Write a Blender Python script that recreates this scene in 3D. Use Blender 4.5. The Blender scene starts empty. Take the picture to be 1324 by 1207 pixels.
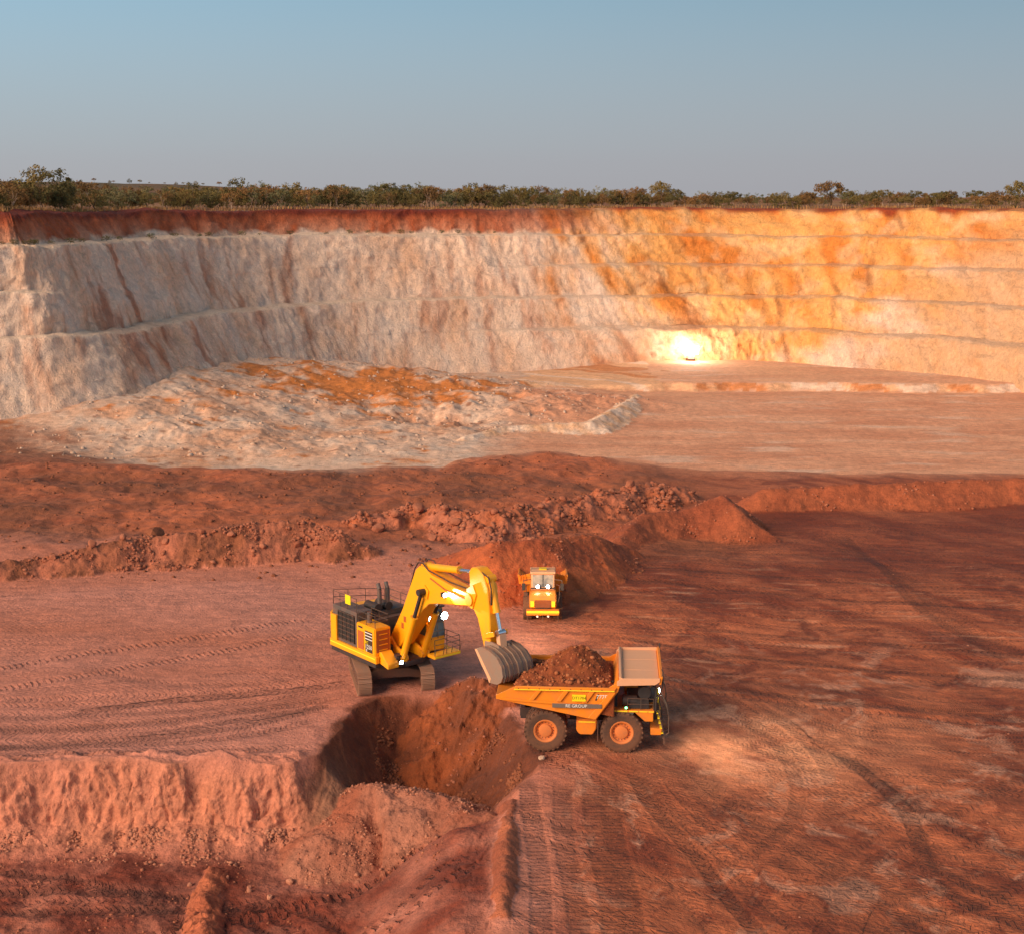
import bpy, bmesh, math, random
import numpy as np
from mathutils import Vector, Matrix

scene = bpy.context.scene
col = scene.collection
R = math.radians

# ------------------------------------------------------------------ camera
F_PX, CX, CY, CAM_H = 1850.0, 662.0, 603.5, 32.7
PITCH = math.atan(348.5 / F_PX)
cam_d = bpy.data.cameras.new('camera')
cam_d.sensor_width = 36.0
cam_d.sensor_fit = 'HORIZONTAL'
cam_d.lens = F_PX / 1324.0 * 36.0
cam_d.clip_start = 0.5
cam_d.clip_end = 20000
cam = bpy.data.objects.new('camera', cam_d)
cam.location = (0, 0, CAM_H)
cam.rotation_euler = (math.pi / 2 - PITCH, 0, 0)
col.objects.link(cam)
scene.camera = cam

# ------------------------------------------------------------------ sky, afterglow sun, exposure
SUN_AZ, SUN_EL = 232.0, 26.0          # compass degrees from +Y clockwise: behind the camera, well to the left
world = bpy.data.worlds.new('World')
scene.world = world
world.use_nodes = True
wn, wl = world.node_tree.nodes, world.node_tree.links
wn.clear()
sky = wn.new('ShaderNodeTexSky')
sky.sky_type = 'NISHITA'
sky.sun_disc = False
sky.sun_elevation = R(SUN_EL)
sky.sun_rotation = R(-SUN_AZ)
sky.air_density = 0.9
sky.dust_density = 0.4
sky.ozone_density = 6.0
hsv = wn.new('ShaderNodeHueSaturation')
hsv.inputs['Hue'].default_value = 0.468
hsv.inputs['Saturation'].default_value = 0.86
hsv.inputs['Value'].default_value = 0.50
# dusty mauve air low over the horizon, the same all the way round
wtc = wn.new('ShaderNodeTexCoord')
wsep = wn.new('ShaderNodeSeparateXYZ')
wrmp = wn.new('ShaderNodeValToRGB')
wrmp.color_ramp.interpolation = 'EASE'
wrmp.color_ramp.elements[0].position = 0.0
wrmp.color_ramp.elements[0].color = (0.8, 0.8, 0.8, 1)
wrmp.color_ramp.elements[1].position = 0.22
wrmp.color_ramp.elements[1].color = (0.0, 0.0, 0.0, 1)
wmix = wn.new('ShaderNodeMix')
wmix.data_type = 'RGBA'
wmix.inputs[7].default_value = (1.98, 1.92, 2.14, 1)
bg = wn.new('ShaderNodeBackground')
bg.inputs['Strength'].default_value = 0.15
wo = wn.new('ShaderNodeOutputWorld')
wl.new(wtc.outputs['Generated'], wsep.inputs[0])
wl.new(wsep.outputs['Z'], wrmp.inputs['Fac'])
wl.new(wrmp.outputs['Color'], wmix.inputs['Factor'])
wl.new(sky.outputs[0], hsv.inputs['Color'])
wl.new(hsv.outputs[0], wmix.inputs[6])
wl.new(wmix.outputs[2], bg.inputs['Color'])
wl.new(bg.outputs[0], wo.inputs['Surface'])
sun_d = bpy.data.lights.new('sun', 'SUN')
sun_d.energy = 4.2
sun_d.angle = R(44)
sun_d.color = (1.0, 0.76, 0.55)
sun = bpy.data.objects.new('sun', sun_d)
az, el = R(SUN_AZ), R(SUN_EL)
to_sun = Vector((math.sin(az) * math.cos(el), math.cos(az) * math.cos(el), math.sin(el)))
sun.rotation_euler = to_sun.to_track_quat('Z', 'Y').to_euler()
sun.location = (-40, -40, 60)
col.objects.link(sun)
scene.view_settings.view_transform = 'Standard'
scene.view_settings.look = 'None'
scene.view_settings.gamma = 1.0
scene.view_settings.use_curve_mapping = False
scene.view_settings.exposure = 0.36
scene.render.engine = 'CYCLES'
scene.cycles.use_denoising = True
scene.cycles.adaptive_threshold = 0.02
scene.cycles.max_bounces = 4

# ------------------------------------------------------------------ helpers
def at(px, py, z=0.0):
    """point of the horizontal plane z that the camera sees at this image pixel"""
    u = (px - CX) / F_PX
    v = -(py - CY) / F_PX
    c, s = math.cos(PITCH), math.sin(PITCH)
    d = (u, c + v * s, -s + v * c)
    t = (z - CAM_H) / d[2]
    return np.array([d[0] * t, d[1] * t, z])

def tag(o, label=None, cat=None, group=None, kind=None):
    if label: o['label'] = label
    if cat: o['category'] = cat
    if group: o['group'] = group
    if kind: o['kind'] = kind
    return o

def empty(name, loc=(0, 0, 0), rz=0.0, parent=None):
    o = bpy.data.objects.new(name, None)
    o.location = loc
    o.rotation_euler = (0, 0, rz)
    o.parent = parent
    o.empty_display_size = 0.5
    col.objects.link(o)
    return o

def link_mesh(name, me, mat=None, parent=None):
    o = bpy.data.objects.new(name, me)
    if mat is not None and len(me.materials) == 0: me.materials.append(mat)
    o.parent = parent
    col.objects.link(o)
    return o

def np_mesh(name, V, Fq, smooth=True, attrs=None):
    """mesh from numpy arrays; Fq is (n,3) or (n,4)"""
    me = bpy.data.meshes.new(name)
    n, k = Fq.shape
    me.vertices.add(len(V)); me.vertices.foreach_set('co', np.ascontiguousarray(V, dtype=np.float32).ravel())
    me.loops.add(n * k); me.loops.foreach_set('vertex_index', np.ascontiguousarray(Fq, dtype=np.int32).ravel())
    me.polygons.add(n)
    me.polygons.foreach_set('loop_start', np.arange(0, n * k, k, dtype=np.int32))
    me.polygons.foreach_set('loop_total', np.full(n, k, dtype=np.int32))
    if smooth: me.polygons.foreach_set('use_smooth', np.ones(n, dtype=bool))
    me.update(calc_edges=True)
    for nm, (typ, arr) in (attrs or {}).items():
        a = me.attributes.new(nm, typ, 'POINT')
        if typ == 'FLOAT_COLOR':
            a.data.foreach_set('color', np.ascontiguousarray(np.c_[arr, np.ones(len(arr))], dtype=np.float32).ravel())
        elif typ == 'FLOAT_VECTOR':
            a.data.foreach_set('vector', np.ascontiguousarray(arr, dtype=np.float32).ravel())
        else:
            a.data.foreach_set('value', np.ascontiguousarray(arr, dtype=np.float32).ravel())
    return me

_pg = np.random.RandomState(7)
_perm = _pg.permutation(512).astype(np.int64)
_perm = np.concatenate([_perm, _perm, _perm])
_ang = _pg.rand(512) * 2 * np.pi
_gx, _gy = np.cos(_ang), np.sin(_ang)
def perlin(x, y, seed=0):
    xi = np.floor(x).astype(np.int64); yi = np.floor(y).astype(np.int64)
    xf = x - xi; yf = y - yi
    u = xf * xf * xf * (xf * (xf * 6 - 15) + 10); v = yf * yf * yf * (yf * (yf * 6 - 15) + 10)
    def g(ix, iy, fx, fy):
        h = _perm[(_perm[(ix + seed * 37) & 511] + iy) & 511]
        return _gx[h] * fx + _gy[h] * fy
    a = g(xi, yi, xf, yf); b = g(xi + 1, yi, xf - 1, yf)
    c = g(xi, yi + 1, xf, yf - 1); d = g(xi + 1, yi + 1, xf - 1, yf - 1)
    return ((a + u * (b - a)) + v * ((c + u * (d - c)) - (a + u * (b - a)))) * 1.5
def fbm(x, y, octv=4, seed=0, gain=0.5):
    r = 0.0; a = 1.0; f = 1.0
    for i in range(octv):
        r = r + a * perlin(x * f + 11.3 * i, y * f - 7.1 * i, seed + i)
        a *= gain; f *= 2.03
    return r
def ridged(x, y, octv=3, seed=0):
    r = 0.0; a = 1.0; f = 1.0
    for i in range(octv):
        r = r + a * (1 - 2 * np.abs(perlin(x * f, y * f, seed + i)))
        a *= 0.5; f *= 2.1
    return r
def sstep(a, b, x):
    t = np.clip((x - a) / (b - a), 0, 1)
    return t * t * (3 - 2 * t)
def mixc(c, d, t):
    return c * (1 - t[:, None]) + np.asarray(d)[None, :] * t[:, None]
def srgb(r, g, b):
    def f(c):
        c /= 255.0
        return c / 12.92 if c <= 0.04045 else ((c + 0.055) / 1.055) ** 2.4
    return np.array([f(r), f(g), f(b)])
def catmull(P, step):
    P = np.asarray(P, float)
    Q = np.vstack([2 * P[0] - P[1], P, 2 * P[-1] - P[-2]])
    out = []
    for i in range(1, len(Q) - 2):
        t = np.linspace(0, 1, 40, endpoint=False)[:, None]
        p0, p1, p2, p3 = Q[i - 1], Q[i], Q[i + 1], Q[i + 2]
        out.append(0.5 * ((2 * p1) + (-p0 + p2) * t + (2 * p0 - 5 * p1 + 4 * p2 - p3) * t ** 2 + (-p0 + 3 * p1 - 3 * p2 + p3) * t ** 3))
    out.append(Q[-2][None, :])
    C = np.vstack(out)
    s = np.r_[0, np.cumsum(np.linalg.norm(np.diff(C[:, :2], axis=0), axis=1))]
    ss = np.arange(0, s[-1], step)
    return np.stack([np.interp(ss, s, C[:, k]) for k in range(C.shape[1])], axis=1), ss

# ------------------------------------------------------------------ node materials
class NT:
    def __init__(self, name):
        self.m = bpy.data.materials.new(name)
        self.m.use_nodes = True
        self.n = self.m.node_tree.nodes; self.l = self.m.node_tree.links
        self.n.clear()
        self.out = self.n.new('ShaderNodeOutputMaterial')
        self.b = self.n.new('ShaderNodeBsdfPrincipled')
        self.l.new(self.b.outputs[0], self.out.inputs['Surface'])
    def put(self, sock, val):
        if hasattr(val, 'is_output') or hasattr(val, 'links'): self.l.new(val, sock)
        else:
            if isinstance(val, (tuple, list, np.ndarray)) and len(val) == 3 and sock.type == 'RGBA': val = (*[float(v) for v in val], 1.0)
            sock.default_value = val
    def coord(self, kind='Object'):
        return self.n.new('ShaderNodeTexCoord').outputs[kind]
    def pos(self):
        return self.n.new('ShaderNodeNewGeometry').outputs['Position']
    def attr(self, name, out='Color'):
        a = self.n.new('ShaderNodeAttribute'); a.attribute_name = name
        return a.outputs[out]
    def noise(self, vec, scale, detail=4, rough=0.55, dist=0.0):
        t = self.n.new('ShaderNodeTexNoise')
        t.inputs['Scale'].default_value = scale; t.inputs['Detail'].default_value = detail
        t.inputs['Roughness'].default_value = rough; t.inputs['Distortion'].default_value = dist
        self.l.new(vec, t.inputs['Vector'])
        return t.outputs['Fac']
    def voro(self, vec, scale, feature='F1', out='Distance'):
        t = self.n.new('ShaderNodeTexVoronoi'); t.feature = feature
        t.inputs['Scale'].default_value = scale
        self.l.new(vec, t.inputs['Vector'])
        return t.outputs[out]
    def scale(self, vec, s):
        m = self.n.new('ShaderNodeMapping'); m.inputs['Scale'].default_value = s
        self.l.new(vec, m.inputs['Vector']); return m.outputs[0]
    def ramp(self, fac, stops):
        r = self.n.new('ShaderNodeValToRGB')
        e = r.color_ramp.elements
        while len(e) < len(stops): e.new(0.5)
        for i, (p, c) in enumerate(stops):
            e[i].position = p
            e[i].color = (c, c, c, 1) if not hasattr(c, '__len__') else (*[float(v) for v in c][:3], 1)
        self.l.new(fac, r.inputs['Fac']); return r.outputs['Color']
    def math(self, op, a, b=None, c=None, clamp=False):
        m = self.n.new('ShaderNodeMath'); m.operation = op; m.use_clamp = clamp
        for i, v in enumerate((a, b, c)):
            if v is not None: self.put(m.inputs[i], v)
        return m.outputs[0]
    def mix(self, fac, a, b, mode='MIX'):
        m = self.n.new('ShaderNodeMix'); m.data_type = 'RGBA'; m.blend_type = mode
        self.put(m.inputs['Factor'], fac); self.put(m.inputs[6], a); self.put(m.inputs[7], b)
        return m.outputs[2]
    def bump(self, height, strength=0.5, dist=0.05, normal=None):
        b = self.n.new('ShaderNodeBump'); b.inputs['Strength'].default_value = strength; b.inputs['Distance'].default_value = dist
        self.l.new(height, b.inputs['Height'])
        if normal is not None: self.l.new(normal, b.inputs['Normal'])
        return b.outputs[0]
    def sep(self, vec):
        s = self.n.new('ShaderNodeSeparateXYZ'); self.l.new(vec, s.inputs[0]); return s.outputs
    def done(self, color=None, rough=None, normal=None, metal=None):
        if color is not None: self.put(self.b.inputs['Base Color'], color)
        if rough is not None: self.put(self.b.inputs['Roughness'], rough)
        if metal is not None: self.put(self.b.inputs['Metallic'], metal)
        if normal is not None: self.l.new(normal, self.b.inputs['Normal'])
        return self.m

def ground_material():
    t = NT('earth')
    p = t.pos()
    c = t.attr('Col')
    n1 = t.noise(p, 0.9, 4, 0.6)
    n2 = t.noise(p, 6.0, 4, 0.62)
    n3 = t.noise(t.scale(p, (0.35, 1.2, 1)), 1.4, 4, 0.65, 0.6)
    k = t.math('MULTIPLY_ADD', n1, 0.8, 0.6)
    k2 = t.math('MULTIPLY_ADD', n2, 0.8, 0.6)
    k3 = t.math('MULTIPLY_ADD', n3, 0.9, 0.55)
    kk = t.math('MULTIPLY', t.math('MULTIPLY', k, k2), k3)
    cc = t.mix(1.0, c, kk, 'MULTIPLY')
    # tyre and crawler marks: phase along the pass, mask across it
    h = None; marks = None
    jag = t.noise(p, 2.6, 3, 0.65)
    for i in range(3):
        s = t.sep(t.attr('trk%d' % i, 'Vector'))
        w = t.math('SINE', t.math('MULTIPLY', s[0], 2 * math.pi))
        bars = t.math('MULTIPLY', t.math('MULTIPLY_ADD', w, 1.6, 0.1, clamp=True), s[2])
        bars = t.math('MULTIPLY', bars, t.math('MULTIPLY_ADD', jag, 4.5, -1.75, clamp=True))
        h = bars if h is None else t.math('MAXIMUM', h, bars)
        marks = bars if marks is None else t.math('MAXIMUM', marks, bars)
    # worn driving lines and rows of old tread that follow the way the trucks turn
    fl = t.sep(t.attr('flow', 'Vector'))
    def comb(su, sv, det):
        cmb = t.n.new('ShaderNodeCombineXYZ')
        t.put(cmb.inputs[0], t.math('MULTIPLY', fl[0], su)); t.put(cmb.inputs[1], t.math('MULTIPLY', fl[1], sv))
        return t.noise(cmb.outputs[0], 1.0, det, 0.65)
    lines = comb(0.10, 1.5, 3)
    row = t.math('MULTIPLY', fl[1], 1.35)
    rid = t.math('FLOOR', row)
    wn_ = t.n.new('ShaderNodeTexWhiteNoise'); wn_.noise_dimensions = '1D'
    t.put(wn_.inputs['W'], rid)
    rnd = wn_.outputs['Value']
    fr = t.math('ABSOLUTE', t.math('SUBTRACT', t.math('FRACT', row), 0.5))
    ph = t.math('ADD', t.math('MULTIPLY', fl[0], 2.1), t.math('ADD', t.math('MULTIPLY', rnd, 7.0), t.math('MULTIPLY', fr, 1.7)))
    lug = t.math('MULTIPLY_ADD', t.math('SINE', t.math('MULTIPLY', ph, 2 * math.pi)), 1.5, 0.2, clamp=True)
    lug = t.math('MULTIPLY', lug, t.math('MULTIPLY_ADD', fr, -9.0, 3.9, clamp=True))
    vis = t.math('MULTIPLY_ADD', comb(0.09, 0.6, 2), 7.0, -3.3, clamp=True)
    lug = t.math('MULTIPLY', t.math('MULTIPLY', lug, vis), fl[2])
    lmask = t.math('MULTIPLY', fl[2], 1.0)
    lk = t.math('MULTIPLY_ADD', t.math('MULTIPLY_ADD', lines, 2.0, -1.0), t.math('MULTIPLY', lmask, 0.5), 1.0)
    cc = t.mix(1.0, cc, lk, 'MULTIPLY')
    h = t.math('MAXIMUM', h, t.math('MULTIPLY', lug, 0.5))
    h = t.math('SUBTRACT', h, t.math('MULTIPLY', t.math('MULTIPLY', lines, lmask), 0.5))
    marks = t.math('MAXIMUM', marks, t.math('MULTIPLY', lug, 0.65))
    cc = t.mix(t.math('MULTIPLY', marks, 0.38), cc, srgb(78, 30, 18))
    pebb = t.ramp(t.voro(p, 5.5), [(0.0, 1), (0.33, 0)])
    fine = t.math('ADD', t.math('MULTIPLY', n2, 0.9), t.math('MULTIPLY', pebb, t.math('MULTIPLY', n1, 0.5)))
    b1 = t.bump(t.noise(p, 1.3, 5, 0.65), 0.6, 0.28)
    b2 = t.bump(fine, 0.75, 0.11, b1)
    b3 = t.bump(t.math('SUBTRACT', 1.0, h), 1.0, 0.15, b2)
    cc = t.mix(1.0, cc, (0.98, 0.94, 0.90), 'MULTIPLY')
    return t.done(cc, 0.95, b3)

def wall_material():
    t = NT('quarry_rock')
    p = t.pos()
    c = t.attr('Col')
    n1 = t.noise(t.scale(p, (1, 1, 0.55)), 0.7, 5, 0.65, 0.8)
    n2 = t.noise(p, 3.0, 4, 0.65)
    n3 = t.noise(t.scale(p, (1, 1, 0.22)), 2.6, 4, 0.7, 1.2)
    kk = t.math('MULTIPLY', t.math('MULTIPLY_ADD', n1, 0.7, 0.66), t.math('MULTIPLY_ADD', n2, 0.4, 0.8))
    kk = t.math('MULTIPLY', kk, t.math('MULTIPLY_ADD', n3, 0.85, 0.6))
    cc = t.mix(1.0, c, kk, 'MULTIPLY')
    b1 = t.bump(t.math('ADD', n1, t.math('MULTIPLY', n3, 0.5)), 0.75, 0.9)
    crk = t.ramp(t.voro(t.scale(p, (1, 1, 0.6)), 0.55, 'DISTANCE_TO_EDGE'), [(0.0, 0), (0.07, 1)])
    b2 = t.bump(t.math('ADD', t.noise(p, 2.2, 5, 0.7), t.math('MULTIPLY', crk, 0.10)), 0.75, 0.4, b1)
    return t.done(cc, 0.95, b2)

def stone_material(name, c0, c1):
    t = NT(name)
    p = t.pos()
    n = t.noise(p, 1.1, 3, 0.5); n2 = t.noise(p, 9, 4, 0.6)
    cc = t.mix(t.ramp(n, [(0.3, 0.0), (0.7, 1.0)]), c0, c1)
    cc = t.mix(1.0, cc, t.math('MULTIPLY_ADD', n2, 0.6, 0.7), 'MULTIPLY')
    return t.done(cc, 0.9, t.bump(n2, 0.5, 0.06))
M = {}
M['earth'] = ground_material()
M['rock'] = wall_material()

# ------------------------------------------------------------------ terrain as one height function
RED = srgb(178, 98, 62); PINK = srgb(198, 130, 110); DARKRED = srgb(116, 48, 24); BROWN = srgb(136, 78, 50)
WHITE = srgb(226, 196, 174); CREAM = srgb(222, 170, 130); OCHRE = srgb(200, 116, 46); GREYW = srgb(196, 178, 164)
CLAYF = srgb(220, 160, 126)

def seg_dist(x, y, P):
    """distance to polyline P (n,k>=2) and interpolated third column"""
    best = np.full(x.shape, 1e9); val = np.zeros(x.shape)
    for a, b in zip(P[:-1], P[1:]):
        d = b[:2] - a[:2]; L2 = d @ d + 1e-9
        t = np.clip(((x - a[0]) * d[0] + (y - a[1]) * d[1]) / L2, 0, 1)
        q = np.hypot(x - a[0] - t * d[0], y - a[1] - t * d[1])
        w = q < best
        best = np.where(w, q, best); val = np.where(w, a[2] + t * (b[2] - a[2]), val)
    return best, val
def poly_sd(x, y, P):
    """signed distance, positive inside"""
    inside = np.zeros(x.shape, bool)
    n = len(P); d, _ = seg_dist(x, y, np.c_[np.vstack([P, P[:1]]), np.zeros(n + 1)])
    for i in range(n):
        a, b = P[i], P[(i + 1) % n]
        cnd = (a[1] > y) != (b[1] > y)
        xx = (b[0] - a[0]) * (y - a[1]) / (b[1] - a[1] + 1e-12) + a[0]
        inside ^= cnd & (x < xx)
    return np.where(inside, d, -d)

edge_pts = np.array([at(px, py, 0)[:2] for px, py in [(-500, 590), (-200, 585), (0, 590), (220, 604), (450, 607), (570, 600), (610, 590), (700, 585), (760, 589), (800, 597), (880, 604), (1000, 609), (1324, 611), (1800, 612)]])
cut_poly = np.array([at(px, py, 0)[:2] for px, py in [(-400, 1000), (-100, 994), (0, 991), (100, 986), (200, 985), (300, 989), (380, 986), (412, 975), (432, 946), (455, 916), (490, 900), (540, 897), (600, 899), (645, 912), (672, 938), (690, 968), (694, 995), (676, 1020), (658, 1045), (653, 1110), (650, 1175), (646, 1230), (640, 1330), (-500, 1330)]])

# heaps and berms: name -> crest line (image pixel column, pixel row, crest height), side slope, blend, roughness
PILES = [
 ('earth_berm', [(-120, 742, 1.2), (40, 722, 1.2), (100, 712, 1.7), (190, 694, 2.2), (250, 690, 2.4), (330, 678, 2.9), (400, 676, 2.8), (440, 690, 2.2), (468, 704, 1.2)], 0.74, 0.25, 0.5,
  'long rubble berm of pink and brown clods behind the pale left yard', 'earth berm'),
 ('rubble_bank', [(470, 672, 1.2), (530, 656, 1.6), (590, 662, 1.9), (640, 668, 2.0), (700, 655, 1.8), (770, 641, 1.8), (862, 629, 1.5)], 0.5, 0.5, 0.65,
  'long pink bank of broken rubble running diagonally behind the far truck', 'rubble bank'),
 ('spoil_heap', [(560, 722, 1.2), (598, 712, 2.6), (640, 703, 3.9), (700, 697, 4.1), (765, 691, 3.2), (806, 706, 1.4)], 0.68, 0.3, 0.3,
  'rounded orange red spoil heap directly behind the far small truck', 'spoil heap'),
 ('spoil_heap', [(800, 694, 1.4), (832, 664, 2.3), (880, 660, 2.2), (932, 640, 3.5), (962, 664, 2.3), (998, 692, 0.5)], 0.68, 0.3, 0.25,
  'peaked red brown heap at the near end of the right hand berm', 'spoil heap'),
 ('earth_berm', [(985, 632, 2.0), (1100, 627, 2.2), (1200, 622, 2.3), (1324, 617, 2.3), (1500, 608, 2.3), (1700, 600, 2.3)], 0.75, 0.3, 0.25,
  'straight red safety berm along the far edge of the dark right haul road', 'earth berm'),
 ('spoil_heap', [(588, 890, 0.5), (612, 880, 1.1), (636, 880, 1.3), (652, 898, 0.7)], 0.8, 0.3, 0.45,
  'orange dirt heap under the bucket between excavator and loaded truck', 'spoil heap'),
 ('spoil_heap', [(455, 1052, -2.2), (482, 1016, -1.1), (530, 1024, -1.1), (590, 1040, -1.1), (645, 1060, -0.6)], 0.52, 0.4, 0.3,
  'pink grey gravelly mound in front of the excavated hole', 'spoil heap'),
 ('windrow', [(662, 1030, 0.15), (656, 1080, 0.5), (653, 1130, 0.5), (650, 1175, 0.35)], 1.15, 0.1, 0.22,
  'narrow upright ridge of earth running down beside the gravelly mound', 'windrow'),
 ('windrow', [(272, 1120, -3.95), (266, 1145, -3.85), (264, 1172, -3.9), (262, 1200, -3.9)], 0.85, 0.12, 0.35,
  'short ridge of earth on the lower floor near the bottom left', 'windrow'),
 ('clay_ridge', [(600, 566, -4.9), (650, 553, -4.7), (710, 549, -4.6), (765, 546, -4.4), (800, 528, -4.2), (822, 512, -4.4)], 0.45, 0.5, 0.3,
  'low white clay ridge at the edge of the orange pit floor', 'clay ridge'),
]
PILE_PTS = [np.array([at(*q) for q in p[1]]) for p in PILES]
MOUNDS = [  # white and ochre ground heaved up in the middle of the pit: image pixel column, distance, rx, ry, height
 (465, 276, 42, 24, 2.9), (505, 288, 30, 16, 2.2), (330, 250, 30, 20, 1.3), (560, 272, 26, 14, 1.4), (560, 235, 20, 14, 1.2), (250, 225, 20, 20, 0.9),
 (100, 215, 30, 26, 0.3), (420, 218, 26, 14, 1.1), (650, 256, 26, 12, 1.7), (-100, 215, 40, 40, 0.3), (200, 262, 18, 18, 2.0), (750, 266, 20, 8, 1.3), (40, 200, 18, 8, 0.8)]
WALL_PTS = [(-420, 470), (-200, 452), (0, 441), (60, 439), (120, 434), (180, 425), (245, 413), (320, 401), (420, 392), (520, 388), (660, 385), (790, 383), (900, 382), (1000, 383), (1120, 388), (1230, 393), (1324, 399), (1480, 411), (1700, 435)]
WALL_XY = np.array([at(px, py, 9.7)[:2] for px, py in WALL_PTS])

def height(x, y, want=False):
    e = y - np.interp(x, edge_pts[:, 0], edge_pts[:, 1])
    e = e + 1.5 * fbm(x / 9, y / 9, 2, 3)
    left = sstep(-30, -62, x)
    drop = -6.0 * sstep(-1, 10, e) * (1 - 0.5 * left * sstep(40, 0, e))
    ledge_y = 286 + 0.02 * x + 1.2 * fbm(x / 8, y / 30, 2, 9) - 3.0 * sstep(50, 90, x)
    ledge = 1.7 * sstep(0, 2.2, y - ledge_y) * sstep(-4, 36, x + 6 * fbm(x / 10, y / 10, 2, 8))
    lf = sstep(-20, -75, x - 0.10 * (y - 230)) * sstep(200, 240, y) * 6.0
    z = drop + ledge + np.where(e > 0, lf, 0)
    bench = sstep(6, -6, e)
    z = z + bench * (0.30 * fbm(x / 22, y / 22, 3, 1) + 0.05 * fbm(x / 3.1, y / 3.1, 3, 2))
    rough_b = bench * sstep(118, 132, y + 0.12 * x) * sstep(24, 4, x - 0.02 * y)
    z = z + rough_b * (0.5 * fbm(x / 6, y / 6, 4, 5) + 0.35)
    pit = 1 - bench
    mm = np.zeros_like(x)
    for px, d, rx, ry, hh in MOUNDS:
        mx = (px - CX) / F_PX * d * 1.03
        q = ((x - mx) / rx) ** 2 + ((y - d) / ry) ** 2
        mm = mm + hh * np.exp(-1.6 * q)
    mound_w = np.clip(mm / 1.5, 0, 1)
    z = z + mm * pit + pit * mound_w * (0.65 * fbm(x / 9, y / 9, 5, 12, 0.55) + 0.25 * ridged(x / 5.5, y / 5.5, 3, 14)) + pit * 0.07 * fbm(x / 4, y / 8, 4, 15)
    z = z - pit * 3.0 * np.exp(-(((x + 13) / 7) ** 2 + ((y - 244) / 5) ** 2)) * (1 + 0.6 * fbm(x / 3, y / 3, 3, 17))
    # excavated lower bench and hole
    sd = poly_sd(x, y, cut_poly)
    crest = np.exp(-((sd + 0.7) / 0.65) ** 2) * sstep(-11.5, -13.5, x)
    z = z + crest * np.clip(0.28 + 0.45 * fbm(x / 2.6, y / 1.2, 4, 28), 0, 0.8)
    zq = np.clip(sd, 0, 4)
    grooves = 0.16 * fbm((x + 0.35 * zq) / 1.9, (y + 2 * zq) / 1.0, 4, 21, 0.6) + 0.50 * fbm(x / 4.3, y / 4.0, 3, 22)
    inhole = sstep(-13.5, -10.5, x) * sstep(74, 78, y)
    sdn = sd + grooves * sstep(-0.6, 0.8, sd) * (1 - 0.5 * inhole) + 0.3 * fbm(x / 3, y / 3, 3, 24)
    dep = np.interp(x, [-60, -12, -6, 0.5], [4.5, 4.4, 4.2, 3.4]) * np.interp(x - (80 - y) * 0.0, [-12, -1.5, 0.3], [1, 1, 0.82])
    dep = dep * (1 - 0.88 * sstep(79, 71, y) * sstep(-9, -2.0, x))
    wid = np.where(inhole > 0.5, 4.6, 3.3)
    wid = 3.3 + 1.5 * inhole
    t = np.clip(sdn / wid, 0, 1)
    steep = np.where(t < 0.36, t / 0.36 * 0.76, 0.76 + (t - 0.36) / 0.64 * 0.24)
    soft = 1 - (1 - t) ** 1.35
    prof = steep * (1 - inhole) + soft * inhole
    z = z - dep * prof
    z = z + sstep(0.2, 1.0, sd) * sstep(3.6, 2.0, sd) * (1 - inhole) * 0.0 * x
    z = z + sstep(0.4, 2.5, sd) * (0.16 * fbm(x / 2.2, y / 2.2, 4, 26) + 0.05 * fbm(x / .6, y / .6, 2, 27))
    owner = np.full(x.shape, -1)
    for i, (nm, _, slope, k, rgh, _, _) in enumerate(PILES):
        P = PILE_PTS[i]
        pad = 9.0
        m = (x > P[:, 0].min() - pad) & (x < P[:, 0].max() + pad) & (y > P[:, 1].min() - pad) & (y < P[:, 1].max() + pad)
        if not m.any(): continue
        xs, ys = x[m], y[m]
        d, cz = seg_dist(xs, ys, P)
        sc = 0.7 if y[m].mean() < 100 else 1.0
        nz = rgh * (0.75 * fbm(xs / (2.6 * sc), ys / (2.6 * sc), 6, 31 + i, 0.62) + 0.35 * ridged(xs / (4 * sc), ys / (4 * sc), 3, 41 + i))
        zr = cz - slope * np.sqrt(d * d + 0.12) + 0.2 + nz
        zb = z[m]
        hh = np.clip(0.5 + 0.5 * (zr - zb) / k, 0, 1)
        zn = zb + (zr - zb) * hh + k * hh * (1 - hh) * 0.5
        z[m] = np.where(d < pad, zn, zb)
        ow = owner[m]; ow[(zr > zb + 0.06) & (d < pad)] = i; owner[m] = ow
    if want: return z, dict(e=e, bench=bench, pit=pit, sd=sd, inhole=inhole, owner=owner, mound=mound_w, mm=mm, ledge=ledge, ledge_y=ledge_y, t=t)
    return z
def zat(x, y):
    return float(height(np.array([float(x)]), np.array([float(y)]))[0])

# ---- passes of tyres and crawlers: (points, half width, period, chevron, strength, layer, level)
rt = random.Random(5)
TRK = []
def trk(pts, hw=0.42, per=0.42, chev=0.5, st=1.0, lay=0, z=0.0):
    TRK.append((np.array([at(px, py, z) for px, py in pts]), hw, per, chev, st, lay))
trk([(-60, 872), (150, 840), (300, 815), (425, 796)], 0.45, 0.42, 0.2, 1.5, 0)
trk([(-60, 898), (130, 870), (280, 840), (425, 815)], 0.45, 0.42, 0.2, 1.5, 0)
trk([(-60, 946), (150, 937), (300, 921), (465, 893)], 0.50, 0.38, 0.9, 0.8, 0)
trk([(-60, 966), (150, 963), (300, 955), (430, 925)], 0.48, 0.38, -0.9, 0.8, 0)
trk([(-60, 980), (150, 977), (300, 972), (405, 962)], 0.45, 0.38, 0.7, 0.8, 0)
trk([(60, 926), (200, 908), (350, 893), (465, 879)], 0.50, 0.5, 0.9, 0.9, 1)
trk([(150, 950), (280, 938), (440, 906)], 0.45, 0.5, -0.9, 0.9, 1)
trk([(90, 862), (180, 878), (300, 885), (420, 872)], 0.45, 0.5, 0.9, 0.5, 1)
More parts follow.
